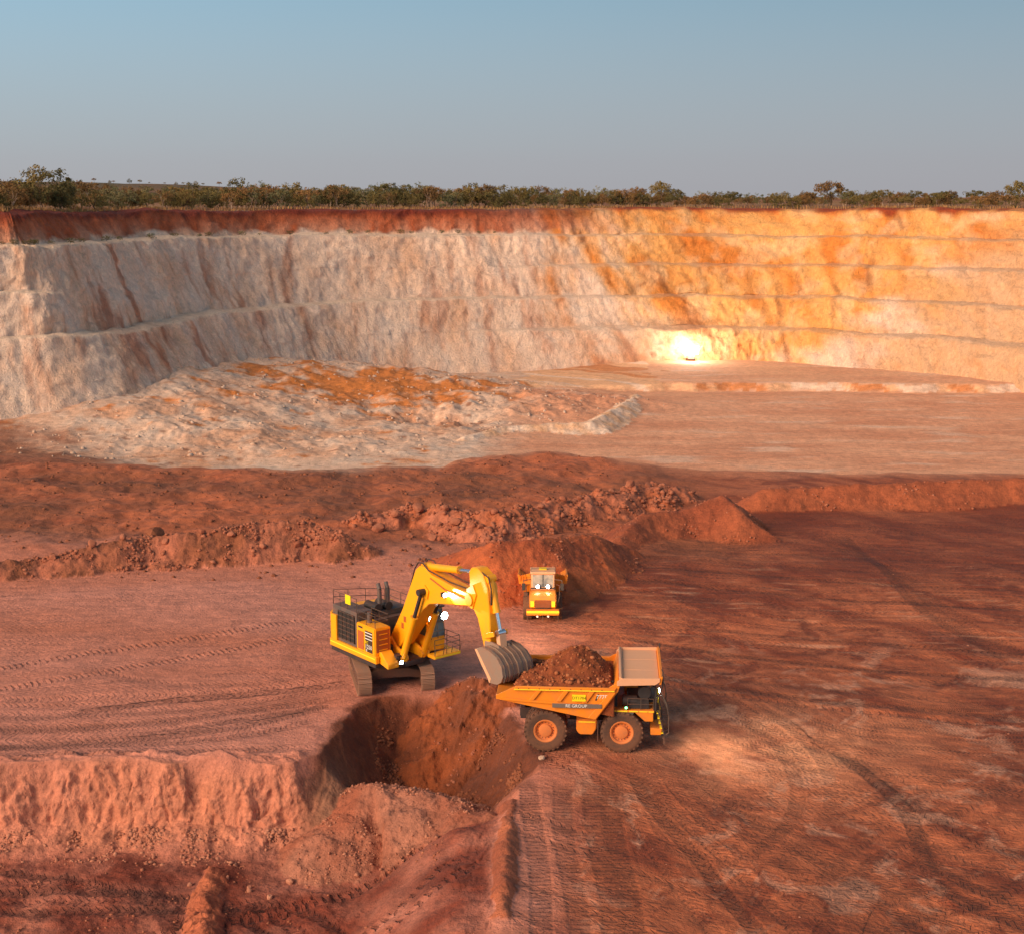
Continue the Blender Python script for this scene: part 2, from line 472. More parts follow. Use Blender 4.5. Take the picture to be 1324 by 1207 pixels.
for j in range(9):
    o = j * 9 + rt.uniform(-3, 3)
    trk([(-60, 905 + o), (120, 900 + o * 0.95), (290, 893 + o * 0.85), (455, 872 + o * 0.45)], rt.uniform(0.4, 0.55), rt.uniform(0.34, 0.44), rt.choice([0.9, -0.9, 0.6]), rt.uniform(0.4, 0.75), j % 3)
for j in range(5):
    trk([(470 + 18 * j, 886), (474 + 16 * j, 870), (480 + 14 * j, 848)], 0.4, 0.5, 0.0, 0.5, 2)
for j in range(13):
    o = j * 15 + rt.uniform(-5, 5)
    trk([(735 + j * 5, 702 + o * 0.95), (900, 712 + o * 1.02), (1100, 724 + o * 1.10), (1400, 735 + o * 1.2)], rt.uniform(0.35, 0.5), rt.uniform(0.42, 0.6), rt.choice([0.8, -0.8, 0.3]), rt.uniform(0.35, 0.9), j % 2)
for j in range(5):
    o = j * 17 + rt.uniform(-5, 5)
    trk([(1090 - j * 12, 690), (1150 + o * 0.2, 745), (1210 + o, 800 + o * .3), (1330 + o, 860)], 0.42, 0.5, 0.7, rt.uniform(0.5, 0.8), 2)
for j in range(4):
    o = j * 34 + rt.uniform(-8, 8)
    trk([(690 + o, 1000), (696 + o * 1.05, 1080), (705 + o * 1.1, 1160), (712 + o * 1.2, 1260)], 0.55, 0.40, 0.05, rt.uniform(0.5, 0.8), 0)
for j in range(7):
    o = j * 26 + rt.uniform(-8, 8)
    trk([(800 + o * 0.6, 985), (825 + o, 1050), (880 + o * 1.5, 1130), (960 + o * 2.1, 1240)], 0.45, 0.45, rt.choice([0.8, -0.8]), rt.uniform(0.25, 0.8), 1)
for j in range(6):
    o = j * 30 + rt.uniform(-10, 10)
    trk([(1010 + o * 0.7, 930 + o * .4), (1120 + o * .4, 985 + o * .5), (1220, 1030 + o), (1400, 1090 + o * 1.2)], 0.45, 0.5, rt.choice([0.8, -0.8]), rt.uniform(0.3, 0.8), 2)
for j in range(6):
    o = j * 36 + rt.uniform(-10, 10)
    trk([(1400, 940 + o), (1250 + o * .3, 1010 + o), (1110 + o * .4, 1100 + o * .6), (1020 + o * .8, 1250)], 0.45, 0.5, rt.choice([0.8, -0.8]), rt.uniform(0.2, 0.6), 0)
for j in range(4):
    o = j * 22
    trk([(900 + o, 900), (985 + o, 965), (1010 + o, 1030), (960 + o, 1100), (880 + o, 1130)], 0.45, 0.5, 0.8, rt.uniform(0.2, 0.5), 2)
trk([(120, 1214), (200, 1196), (300, 1178), (420, 1155), (600, 1120)], 0.45, 0.5, 0.15, 2.2, 0, -4.0)
trk([(320, 1214), (420, 1192), (520, 1170), (640, 1142)], 0.40, 0.5, 0.15, 1.8, 1, -2.6)
trk([(250, 1235), (420, 1206), (560, 1180), (660, 1150)], 0.40, 0.5, 0.15, 1.8, 2, -2.4)
for j in range(5):
    o = j * 45
    trk([(-60, 1130 + o * 0.3), (80 + o, 1140 + o * .2), (200 + o, 1170), (300 + o, 1240)], 0.4, 0.45, 0.8, 1.0, j % 3, -4.4)
def track_layers(x, y):
    L = [np.zeros((len(x), 3)) for _ in range(3)]
    sink = np.zeros(len(x)); tint = np.zeros(len(x)); rtt = random.Random(9)
    for pts, hw, per, chev, st, lay in TRK:
        C, ss = catmull(pts[:, :2], 0.5)
        T = np.gradient(C, axis=0); T /= np.linalg.norm(T, axis=1)[:, None] + 1e-9
        tv = rtt.choice([-0.34, -0.28, -0.2, 0.12, 0.2])
        wob = 0.10 * np.sin(ss * 0.35 + st * 9)
        idx = np.nonzero((x > C[:, 0].min() - 1) & (x < C[:, 0].max() + 1) & (y > C[:, 1].min() - 1) & (y < C[:, 1].max() + 1))[0]
        if len(idx) == 0: continue
        # nearest sample through sorting on the longer axis
        ax = 0 if np.ptp(C[:, 0]) > np.ptp(C[:, 1]) else 1
        for a in range(0, len(idx), 40000):
            ii = idx[a:a + 40000]
            q = (x[ii], y[ii])
            best = np.full(len(ii), 1e9); bi = np.zeros(len(ii), int)
            for c0 in range(0, len(C), 64):
                D = (x[ii][:, None] - C[None, c0:c0 + 64, 0]) ** 2 + (y[ii][:, None] - C[None, c0:c0 + 64, 1]) ** 2
                k = D.argmin(1); dv = D[np.arange(len(ii)), k]
                w = dv < best
                best = np.where(w, dv, best); bi = np.where(w, k + c0, bi)
            dx, dy = x[ii] - C[bi, 0], y[ii] - C[bi, 1]
            along = dx * T[bi, 0] + dy * T[bi, 1]
            lat = -dx * T[bi, 1] + dy * T[bi, 0] + wob[bi]
            s = ss[bi] + along
            t = lat / hw
            ends = sstep(0, 3, s) * sstep(ss[-1], ss[-1] - 3, s) * (np.abs(along) < 0.7)
            mask = sstep(1.15, 0.8, np.abs(t)) * st * ends
            sel = mask > L[lay][ii, 2]
            wide = (np.abs(t) < 1.8) & (L[lay][ii, 2] <= 0.001) | sel
            L[lay][ii[wide], 0] = (s / per + chev * np.abs(t))[wide]
            L[lay][ii[sel], 1] = t[sel]; L[lay][ii[sel], 2] = mask[sel]
            sink[ii] = np.maximum(sink[ii], mask * 0.05)
            tint[ii] += sstep(1.25, 0.7, np.abs(t)) * min(st, 1) * ends * tv
    return L, sink, tint

def ground_color(x, y, z, I):
    n1 = fbm(x / 14, y / 14, 4, 51); n2 = fbm(x / 4, y / 4, 4, 52); n3 = fbm(x / 30 + 3, y / 10, 4, 53)
    n4 = fbm((x * 0.8 + y * 0.6) / 3, (y * 0.8 - x * 0.6) / 11, 4, 54)
    bench, pit = I['bench'], I['pit']
    right = sstep(-1, 6, x - 0.02 * (y - 80) + 1.5 * n2)
    c = np.repeat(PINK[None, :], len(x), 0)
    c = mixc(c, RED, np.clip(0.35 + 0.6 * n3, 0, 1) * 0.7)
    cr = np.repeat(RED[None, :], len(x), 0)
    cr = mixc(cr, DARKRED, np.clip(0.35 + 1.0 * n4 + 0.3 * n1, 0, 1) * 0.9)
    far_dark = sstep(108, 128, y) * sstep(156, 148, y)
    cr = mixc(cr, DARKRED, np.clip(far_dark * (0.65 + 0.5 * n1), 0, 1))
    wx, wy = x + 2.2 * fbm(x / 5, y / 5, 3, 55), y + 2.2 * fbm(x / 5, y / 5, 3, 56)
    pale = np.clip(fbm((wx * 0.85 + wy * 0.5) / 3.4, (wy * 0.85 - wx * 0.5) / 5.5, 6, 57, 0.68) * 1.6 - 0.42, 0, 1) * sstep(108, 94, y)
    dk = np.clip(fbm((wx - wy) / 5.0, (wx + wy) / 9.0, 6, 59, 0.66) * 1.7 - 0.3, 0, 1)
    cr = mixc(cr, DARKRED, dk * 0.75)
    cr = mixc(cr, srgb(206, 148, 120), np.clip(pale, 0, 1) * 0.62)
    gl = np.exp(-(((x - 15) / 9) ** 2 + ((y - 82) / 6) ** 2))  # headlamp glow ahead of the loaded truck, painted into the ground colour
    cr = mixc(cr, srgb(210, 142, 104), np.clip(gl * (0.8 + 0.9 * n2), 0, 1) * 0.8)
    streak = np.clip(fbm(x / 9, (y + 0.12 * x) / 0.7, 4, 58) * 1.8 - 0.9, 0, 1) * sstep(88, 96, y) * sstep(135, 120, y)
    cr = mixc(cr, CLAYF, streak * 0.5)
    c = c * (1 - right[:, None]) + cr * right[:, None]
    # brown broken ground behind the left berm
    back = sstep(122, 136, y + 0.10 * x) * sstep(30, 12, x)
    cb = mixc(np.repeat(BROWN[None, :], len(x), 0), RED, np.clip(0.5 + n1, 0, 1))
    cb = mixc(cb, DARKRED, np.clip(n2 * 0.9, 0, 1) * 0.5)
    c = c * (1 - back[:, None]) + cb * back[:, None]
    # pit floor
    cp = np.repeat(CLAYF[None, :], len(x), 0)
    cp = mixc(cp, srgb(200, 132, 98), np.clip(0.45 + 0.8 * fbm(x / 25, y / 8, 4, 61), 0, 1) * 0.8)
    cp = mixc(cp, CREAM, np.clip(sstep(270, 300, y) * (0.5 + 0.6 * n3), 0, 1) * 0.7)
    cp = mixc(cp, WHITE, np.clip(fbm(x / 16, y / 5, 4, 62) * 1.6 - 0.5, 0, 1) * 0.5)
    lx = sstep(6, -6, x - 0.06 * (y - 240) + 3 * n2)
    cw = np.repeat(srgb(216, 180, 156)[None, :], len(x), 0)
    cw = mixc(cw, srgb(206, 148, 112), np.clip(0.35 + 1.1 * n1, 0, 1) * 0.8)
    cw = mixc(cw, GREYW, np.clip(fbm(x / 5, y / 5, 4, 63) * 1.4, 0, 1) * 0.6)
    och = np.exp(-(((x + 24) / 28) ** 2 + ((y - 266) / 15) ** 2)) * 1.2 + 0.75 * fbm(x / 9, y / 7, 5, 65, 0.62)
    cw = mixc(cw, OCHRE, np.clip((och - 0.42) * 2.4, 0, 1) * 0.95)
    spots = np.clip(fbm(x / 3.2, y / 1.6, 3, 66) * 2.2 - 1.15, 0, 1)
    cw = mixc(cw, BROWN, spots * 0.8)
    pitb = np.exp(-(((x + 12) / 8) ** 2 + ((y - 243) / 6) ** 2)) + 0.25 * n2
    cw = mixc(cw, srgb(150, 88, 56), np.clip((pitb - 0.3) * 2.2, 0, 1) * 0.9)
    lb = sstep(-46, -66, x + 0.95 * (y - 196) + 9 * n1 + 5 * n2)
    cw = mixc(cw, BROWN, np.clip(lb, 0, 1) * 0.9)
    cp = cp * (1 - lx[:, None]) + cw * lx[:, None]
    lf = (I['ledge'] > 0.15) & (I['ledge'] < 1.6)
    pat = fbm((x + 0.8 * (y - 287)) / 11, x * 0 + 3.3, 4, 68)
    cl = mixc(mixc(np.repeat(CREAM[None, :], len(x), 0), srgb(196, 122, 72), sstep(0.25, 0.4, pat) * 0.9), WHITE, sstep(0.0, -0.25, pat) * 0.8)
    cp = np.where(lf[:, None], cl, cp)
    c = c * (1 - pit[:, None]) + cp * pit[:, None]
    # cut face, talus and hole
    sd, ih = I['sd'], I['inhole']
    face = sstep(-0.3, 0.3, sd) * sstep(3.8, 2.0, sd) * (1 - ih) * sstep(-8.5, -10.5, x)
    c = mixc(c, srgb(190, 120, 92), face * np.clip(0.8 + 0.4 * n2, 0, 1))
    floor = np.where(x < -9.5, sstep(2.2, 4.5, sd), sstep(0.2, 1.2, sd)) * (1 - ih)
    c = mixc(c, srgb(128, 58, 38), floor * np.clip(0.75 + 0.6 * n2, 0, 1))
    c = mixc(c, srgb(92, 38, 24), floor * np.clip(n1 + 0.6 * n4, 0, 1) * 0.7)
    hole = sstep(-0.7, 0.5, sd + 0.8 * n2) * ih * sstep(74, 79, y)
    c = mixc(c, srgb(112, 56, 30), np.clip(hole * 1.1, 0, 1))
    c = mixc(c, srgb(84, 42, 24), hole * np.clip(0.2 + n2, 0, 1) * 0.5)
    spur = np.exp(-(((x + 10.3) / 1.6) ** 2 + ((y - 79.2) / 2.4) ** 2)) * sstep(0, 0.6, sd)
    c = mixc(c, srgb(142, 98, 76), np.clip(spur * 1.3, 0, 1) * 0.85)
    ow = I['owner']
    PC = {0: (srgb(172, 102, 76), BROWN), 1: (srgb(176, 106, 80), RED), 2: (srgb(188, 96, 52), srgb(150, 72, 40)), 3: (srgb(158, 82, 50), srgb(142, 70, 42)), 4: (srgb(164, 86, 52), srgb(150, 76, 46)),
          5: (srgb(146, 74, 36), srgb(112, 56, 28)), 6: (srgb(164, 106, 84), srgb(150, 84, 60)), 7: (srgb(176, 100, 68), srgb(150, 80, 54)), 8: (srgb(186, 104, 70), srgb(160, 84, 56)), 9: (WHITE, CREAM)}
    for i, (ca, cbb) in PC.items():
        m = ow == i
        if m.any():
            w = np.clip(0.5 + 0.9 * n2[m], 0, 1)
            c[m] = mixc(np.repeat(ca[None, :], m.sum(), 0), cbb, w)
    return np.clip(c, 0.01, 0.9)

NR, NC = 900, 820
_d = np.linspace(52, 392, 20000)
_w = 1 / (0.0024 * _d) + 12.0 * np.exp(-((_d - 79.0) / 2.2) ** 4)
_c = np.r_[0, np.cumsum(_w[:-1])]; gy = np.interp(np.linspace(0, _c[-1], NR), _c, _d)   # rows packed at the cut face
uu = np.linspace(-1, 1, NC)
uu = np.sign(uu) * (0.86 * np.abs(uu) + 0.14 * np.abs(uu) ** 5)
X = (uu[None, :] * (0.42 * gy + 7.0)[:, None]).ravel()
Y = np.repeat(gy, NC)
Z, INFO = height(X, Y, True)
LAY, SINK, TINT = track_layers(X, Y)
for L in LAY: L[:, 2] *= np.where(INFO['owner'] >= 0, 0.15, 1.0)
Z = Z - SINK * (INFO['owner'] < 0)
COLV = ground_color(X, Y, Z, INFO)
def flow_field(x, y, I):
    wv = 1.1 * fbm(x / 14, y / 14, 2, 501)
    qx, qy = 31.0, 96.0
    r = np.hypot(x - qx, y - qy); a = np.arctan2(y - qy, x - qx)
    far = sstep(88, 97, y - 0.10 * x)
    near_v, near_u = r + wv, (a + np.pi) * 26.0
    far_v, far_u = (y + 0.16 * x) * 0.9 + wv + 40, x * 1.0
    leftw = sstep(1.0, -3.0, x)
    vv = np.where(far > 0.5, far_v, near_v); uu_ = np.where(far > 0.5, far_u, near_u)
    lv = (y - 0.10 * x) * 1.0 + 1.4 * wv + 80
    vv = np.where(leftw > 0.5, lv, vv); uu_ = np.where(leftw > 0.5, x, uu_)
    edgew = np.clip(np.abs(far - 0.5) * 4, 0, 1) * np.clip(np.abs(leftw - 0.5) * 4, 0, 1)
    m = edgew * I['bench'] * sstep(0.2, -0.8, I['sd']) * (I['owner'] < 0) * sstep(150, 140, y) * np.where(x < 0, 0.45 * sstep(122, 112, y + 0.1 * x), 1.0)
    mp = I['pit'] * (1 - I['mound']) * 0.35
    return np.c_[np.where(I['pit'] > 0.5, x * 0.4, uu_), np.where(I['pit'] > 0.5, y * 0.5, vv), np.maximum(m, 0 * mp)]
FLOW = flow_field(X, Y, INFO)
COLV = np.clip(COLV * (1 + np.clip(TINT, -0.5, 0.4) * (INFO['owner'] < 0))[:, None], 0.01, 0.9)
V = np.c_[X, Y, Z]
# the cut face is broken, with overhanging lumps: move it along its own slope
_fm = sstep(-0.1, 0.5, INFO['sd']) * sstep(3.6, 2.2, INFO['sd']) * (1 - 0.7 * INFO['inhole']) * (INFO['owner'] < 0)
_i = np.nonzero(_fm > 0.01)[0]
_fx, _fz = X[_i], Z[_i] + 0.3 * Y[_i]
_dd = 0.20 * fbm(_fx / 1.8, _fz / 2.2, 5, 301, 0.66) + 0.13 * ridged(_fx / 0.8 + 0.15 * _fz, _fz / 1.8, 4, 305) + 0.10 * fbm(_fx / 0.35, _fz / 0.3, 3, 307) - 0.05
V[_i, 1] -= _dd * _fm[_i] * 0.8; V[_i, 0] += 0.12 * fbm(_fx / 0.9, _fz / 0.8, 4, 309) * _fm[_i]; V[_i, 2] += 0.15 * _dd * _fm[_i]
ij = np.arange(NR * NC).reshape(NR, NC)
FQ = np.stack([ij[:-1, :-1], ij[:-1, 1:], ij[1:, 1:], ij[1:, :-1]], axis=-1).reshape(-1, 4)
dX = np.gradient(V.reshape(NR, NC, 3), axis=1); dY = np.gradient(V.reshape(NR, NC, 3), axis=0)
NRM = np.cross(dX, dY).reshape(-1, 3); NRM /= np.linalg.norm(NRM, axis=1)[:, None]
ow = INFO['owner'][FQ]
fo = np.where((ow == ow[:, :1]).all(1), ow[:, 0], -1)
fo = np.where((fo == -1) & (INFO['e'][FQ].mean(1) > 3.0), -2, fo)
def ground_piece(name, code):
    f = FQ[fo == code]
    u, inv = np.unique(f, return_inverse=True)
    at_ = {'Col': ('FLOAT_COLOR', COLV[u]), 'flow': ('FLOAT_VECTOR', FLOW[u])}
    for i in range(3): at_['trk%d' % i] = ('FLOAT_VECTOR', LAY[i][u])
    me = np_mesh(name, V[u], inv.reshape(-1, 4), True, at_)
    me.normals_split_custom_set_from_vertices(np.ascontiguousarray(NRM[u], dtype=np.float32))
    return link_mesh(name, me, M['earth'])
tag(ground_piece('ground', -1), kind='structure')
tag(ground_piece('pit_floor', -2), kind='structure')
for i, p in enumerate(PILES):
    if (fo == i).any():
        tag(ground_piece(p[0], i), p[5], p[6])

# ------------------------------------------------------------------ benched pit wall
WC, WS = catmull(WALL_XY, 0.42)
WT = np.gradient(WC, axis=0); WT /= np.linalg.norm(WT, axis=1)[:, None]
WN = np.stack([-WT[:, 1], WT[:, 0]], axis=1)          # away from the pit
for _ in range(260):
    WN[1:-1] = (WN[:-2] + WN[1:-1] * 2 + WN[2:]) / 4
WN /= np.linalg.norm(WN, axis=1)[:, None]
PXS = CX + F_PX * WC[:, 0] / (WC[:, 1] * math.cos(PITCH) + 23 * math.sin(PITCH))
def kf(pairs):
    return np.interp(PXS, [p[0] for p in pairs], [p[1] for p in pairs])
toe_z = kf([(-200, 0.2), (0, 0.0), (200, -3.5), (400, -6), (700, -6.0), (1324, -6.0)])
b1k = kf([(0, 0), (560, 0.0), (700, 1.0), (1324, 1.0)])
b3k = kf([(-100, 0.9), (80, 0.9), (120, 0.0), (640, 0.0), (740, 1.0), (1324, 1.0)])
b4z = kf([(-200, 24.8), (0, 24.6), (200, 24.3), (400, 24.0), (700, 23.7), (1324, 23.0), (1700, 22.5)])
rimz = kf([(-200, 30.0), (0, 30.0), (400, 29.5), (700, 29.4), (800, 29.7), (1324, 29.6), (1700, 29.6)])
b2z = np.full(len(WC), 9.7)
toe_o = kf([(-200, -8), (0, -8.0), (300, -11), (700, -13), (1324, -13)])
one = np.ones(len(WC))
b4o = kf([(-200, 9.5), (0, 9.5), (150, 11), (330, 15), (700, 16), (1324, 16)])
rimo = b4o + kf([(-200, 8), (0, 8), (330, 8), (1324, 8)])
bw = kf([(-200, 3.4), (0, 3.4), (330, 4.4), (1324, 4.2)])
def pt(o, z): return (o, z)
b1z = 2.7 * one
f1 = (b1z - toe_z) / (b2z - toe_z)
b1c = (toe_o + (0 - toe_o) * f1) * (1 - b1k) + (-8.3) * b1k
b1f = (toe_o + (0 - toe_o) * f1) * (1 - b1k) + (-8.3 + bw) * b1k
b3z = 16.7 * one
f3 = (b3z - b2z) / (b4z - b2z)
lin3 = bw + (b4o - bw) * f3
b3c = lin3 - 0.42 * bw * b3k
b3f = lin3 + 0.58 * bw * b3k
CTRL = [(toe_o - 6, toe_z - 7.0), (toe_o, toe_z + 0.2), (b1c, b1z), (b1f, b1z + 0.35 * b1k + 0.05), (0 * one, b2z), (bw, b2z + 0.35), (b3c, b3z), (b3f, b3z + 0.35 * b3k + 0.05), (b4o, b4z), (b4o + bw, b4z + 0.4), (rimo, rimz), (rimo + 3.0, rimz + 0.35)]
SEG = [4, 22, 6, 22, 7, 22, 6, 22, 7, 24, 5]
OFF, ZZ, BERM = [], [], []
for i, n in enumerate(SEG):
    (o0, z0), (o1, z1) = CTRL[i], CTRL[i + 1]
    for k in range(n if i < len(SEG) - 1 else n + 1):
        f = k / n
        OFF.append(o0 + (o1 - o0) * f); ZZ.append(z0 + (z1 - z0) * f)
        BERM.append({2: b1k, 4: one, 6: b3k, 8: one, 10: one}.get(i, 0 * one))
OFF, ZZ, BERM = np.array(OFF), np.array(ZZ), np.array(BERM)
nT, nS = OFF.shape
S2 = np.repeat(WS[None, :], nT, 0); PX2 = np.repeat(PXS[None, :], nT, 0)
slant = np.interp(PX2, [0, 150, 330, 600, 800, 1300], [0.1, -0.35, -0.45, -0.2, 0.45, 0.7])
SL = S2 + slant * (ZZ - 9)
face = 1 - BERM
disp = 0.7 * fbm(SL / 12, ZZ / 9, 4, 71) + face * (0.17 * ridged(SL / 5.0, ZZ / 12, 4, 73) + 0.22 * fbm(SL / 1.6, ZZ / 3, 4, 75)) + 0.22 * fbm(S2 / 1.6, ZZ / 1.6, 4, 77)
rights = sstep(650, 900, PX2)
disp = disp + rights * face * 0.5 * ridged((S2 + 0.8 * ZZ) / 6, (ZZ - 0.3 * S2) / 6, 3, 79)
fade = np.clip(np.abs(np.arange(nT) - 0)[:, None] / 5.0, 0, 1)
ZD = ZZ + 0.30 * fbm(S2 / 5, ZZ / 3 + OFF / 3, 3, 81) + 0.5 * fbm(S2 / 22, ZZ / 30, 2, 82)
OD = OFF - disp * fade
WX = WC[None, :, 0] + WN[None, :, 0] * OD; WY = WC[None, :, 1] + WN[None, :, 1] * OD
# colours of the beds; the right-hand orange also has lamp glow painted in
s_, z_, px_ = SL.ravel(), ZZ.ravel(), PX2.ravel()
nA = fbm(s_ / 9, z_ / 14, 4, 91); nB = fbm(s_ / 5.5, z_ / 20, 5, 92, 0.6); nC = fbm(s_ / 22, z_ / 9, 3, 93); nD = fbm(S2.ravel() / 6, z_ / 6, 4, 94)
cw = np.repeat(srgb(234, 198, 172)[None, :], len(s_), 0)
cw = mixc(cw, srgb(222, 166, 128), np.clip(0.25 + 0.9 * nA, 0, 1) * 0.7)
cw = mixc(cw, srgb(216, 196, 182), np.clip(nD * 1.2, 0, 1) * 0.4)
cw = mixc(cw, srgb(170, 92, 54), np.clip(nB * 1.5 - 0.25, 0, 1) * np.interp(px_, [0, 180, 330, 560], [0.5, 0.75, 0.65, 0.5]))
dia = px_ - 1130 + (z_ - 10) * 6.5 * -1
org = sstep(700, 850, px_ + 90 * nA + (z_ - 10) * 2.0) * sstep(60, -60, dia - 120 * nC - 40)
co = mixc(np.repeat(srgb(232, 166, 96)[None, :], len(s_), 0), srgb(214, 128, 54), np.clip(0.4 + 1.2 * nA, 0, 1))
co = mixc(co, srgb(236, 194, 148), np.clip(nD * 1.5 + 0.1, 0, 1) * 0.5)
co = mixc(co, srgb(140, 82, 44), np.clip(nB * 1.9 - 0.9, 0, 1) * 0.7)
lowpale = sstep(8, 0, z_) * sstep(1000, 850, px_)
cw2 = cw * (1 - org[:, None]) + co * org[:, None]
cw2 = cw2 * (1 - 0.55 * lowpale[:, None]) + cw * 0.55 * lowpale[:, None]
beige = sstep(1100, 1220, px_ + 80 * nC)
cw2 = mixc(cw2, srgb(212, 158, 110), beige * sstep(-40, 60, dia) * 0.75)
h4 = np.repeat(b4z[None, :], nT, 0).ravel()
red = sstep(0.0, 1.2, z_ - h4 + 1.2 * nD - 0.3)
rr = mixc(np.repeat(srgb(172, 84, 46)[None, :], len(s_), 0), srgb(206, 142, 110), np.clip(0.55 + 1.1 * nB, 0, 1) * sstep(4.8, 0, z_ - h4))
rr = mixc(rr, srgb(120, 44, 18), sstep(3.6, 5.4, z_ - h4 + 1.0 * nA))
rredk = red * np.interp(px_, [0, 640, 760, 860], [1, 1, 0.7, 0.0])
cw2 = cw2 * (1 - rredk[:, None]) + rr * rredk[:, None]
topred = sstep(5.2, 6.8, z_ - h4 + 1.6 * nA) * sstep(740, 860, px_)
cw2 = mixc(cw2, srgb(150, 62, 24), topred)
bermc = BERM.ravel() * (z_ < h4 + 2)
cw2 = mixc(cw2, srgb(232, 200, 172), bermc * np.interp(px_, [0, 600, 800], [0.65, 0.6, 0.2]))
WV = np.c_[WX.ravel(), WY.ravel(), ZD.ravel()]
wij = np.arange(nT * nS).reshape(nT, nS)
WF = np.stack([wij[:-1, :-1], wij[:-1, 1:], wij[1:, 1:], wij[1:, :-1]], axis=-1).reshape(-1, 4)
tag(link_mesh('quarry_wall', np_mesh('quarry_wall', WV, WF, True, {'Col': ('FLOAT_COLOR', np.clip(cw2, 0.01, 0.9))}), M['rock']), kind='structure')

# ------------------------------------------------------------------ plain beyond the rim, far rise
PLAIN_Z = 29.9
RIM = np.c_[WX[-1], WY[-1]]; RIMZ = ZD[-1]
ctr = np.array([0.0, 120.0])
outd = RIM - ctr; outd /= np.linalg.norm(outd, axis=1)[:, None]
ds = [0, 1.5, 4, 8, 14, 25, 45, 80, 140, 260, 500, 1000, 2500, 9000]
sel = np.arange(0, nS, 2)
PV, PCOL = [], []
for d in ds:
    p = RIM[sel] + outd[sel] * d
    hz = RIMZ[sel] * np.exp(-d / 8.0) + PLAIN_Z * (1 - math.exp(-d / 8.0))
    hz = hz + 0.35 * fbm(p[:, 0] / 12, p[:, 1] / 12, 3, 101) * min(1, d / 4.0)
    berm_h = 0.9 * math.exp(-((d - 5) / 3.0) ** 2) * np.interp(PXS[sel], [-200, 100, 220, 2000], [1, 1, 0.25, 0.2])
    hz = hz + berm_h
    PV.append(np.c_[p, hz])
    nn = fbm(p[:, 0] / 5, p[:, 1] / 9, 3, 103)
    c = mixc(np.repeat(srgb(128, 74, 40)[None, :], len(p), 0), srgb(156, 112, 66), np.clip(0.5 + nn, 0, 1))
    PCOL.append(c)
PV = np.vstack(PV); PCOL = np.vstack(PCOL)
ns2 = len(sel)
pij = np.arange(len(ds) * ns2).reshape(len(ds), ns2)
PF = np.stack([pij[:-1, :-1], pij[:-1, 1:], pij[1:, 1:], pij[1:, :-1]], axis=-1).reshape(-1, 4)
tag(link_mesh('plain', np_mesh('plain', PV, PF, True, {'Col': ('FLOAT_COLOR', PCOL)}), M['rock']), kind='structure')

def hill_h(px):
    return np.interp(px, [-400, -200, 0, 90, 200, 320, 460, 600, 760, 900], [40, 37, 33, 31.5, 28.5, 22.5, 14, 7, 2.5, 0])
nu, nv = 160, 24
hpx = np.linspace(-500, 900, nu); HV = []
for j in range(nv):
    d = 1450 + j * 60
    for px in hpx:
        bx = (px - CX) / F_PX * d * 1.02
        f = math.sin(math.pi * min(1, j / (nv - 1)) ** 0.8)
        HV.append((bx, d, 29.5 + hill_h(px) * 0.74 * f * (1 + 0.03 * math.sin(px * 0.05 + j))))
hij = np.arange(nu * nv).reshape(nv, nu)
HF = np.stack([hij[:-1, :-1], hij[:-1, 1:], hij[1:, 1:], hij[1:, :-1]], axis=-1).reshape(-1, 4)
HV = np.array(HV)
hc = mixc(np.repeat(srgb(112, 78, 46)[None, :], len(HV), 0), srgb(78, 66, 36), np.clip(0.4 + fbm(HV[:, 0] / 60, HV[:, 1] / 40, 3, 107), 0, 1))
tag(link_mesh('hill', np_mesh('hill', HV, HF, True, {'Col': ('FLOAT_COLOR', hc)}), M['rock']), kind='structure')

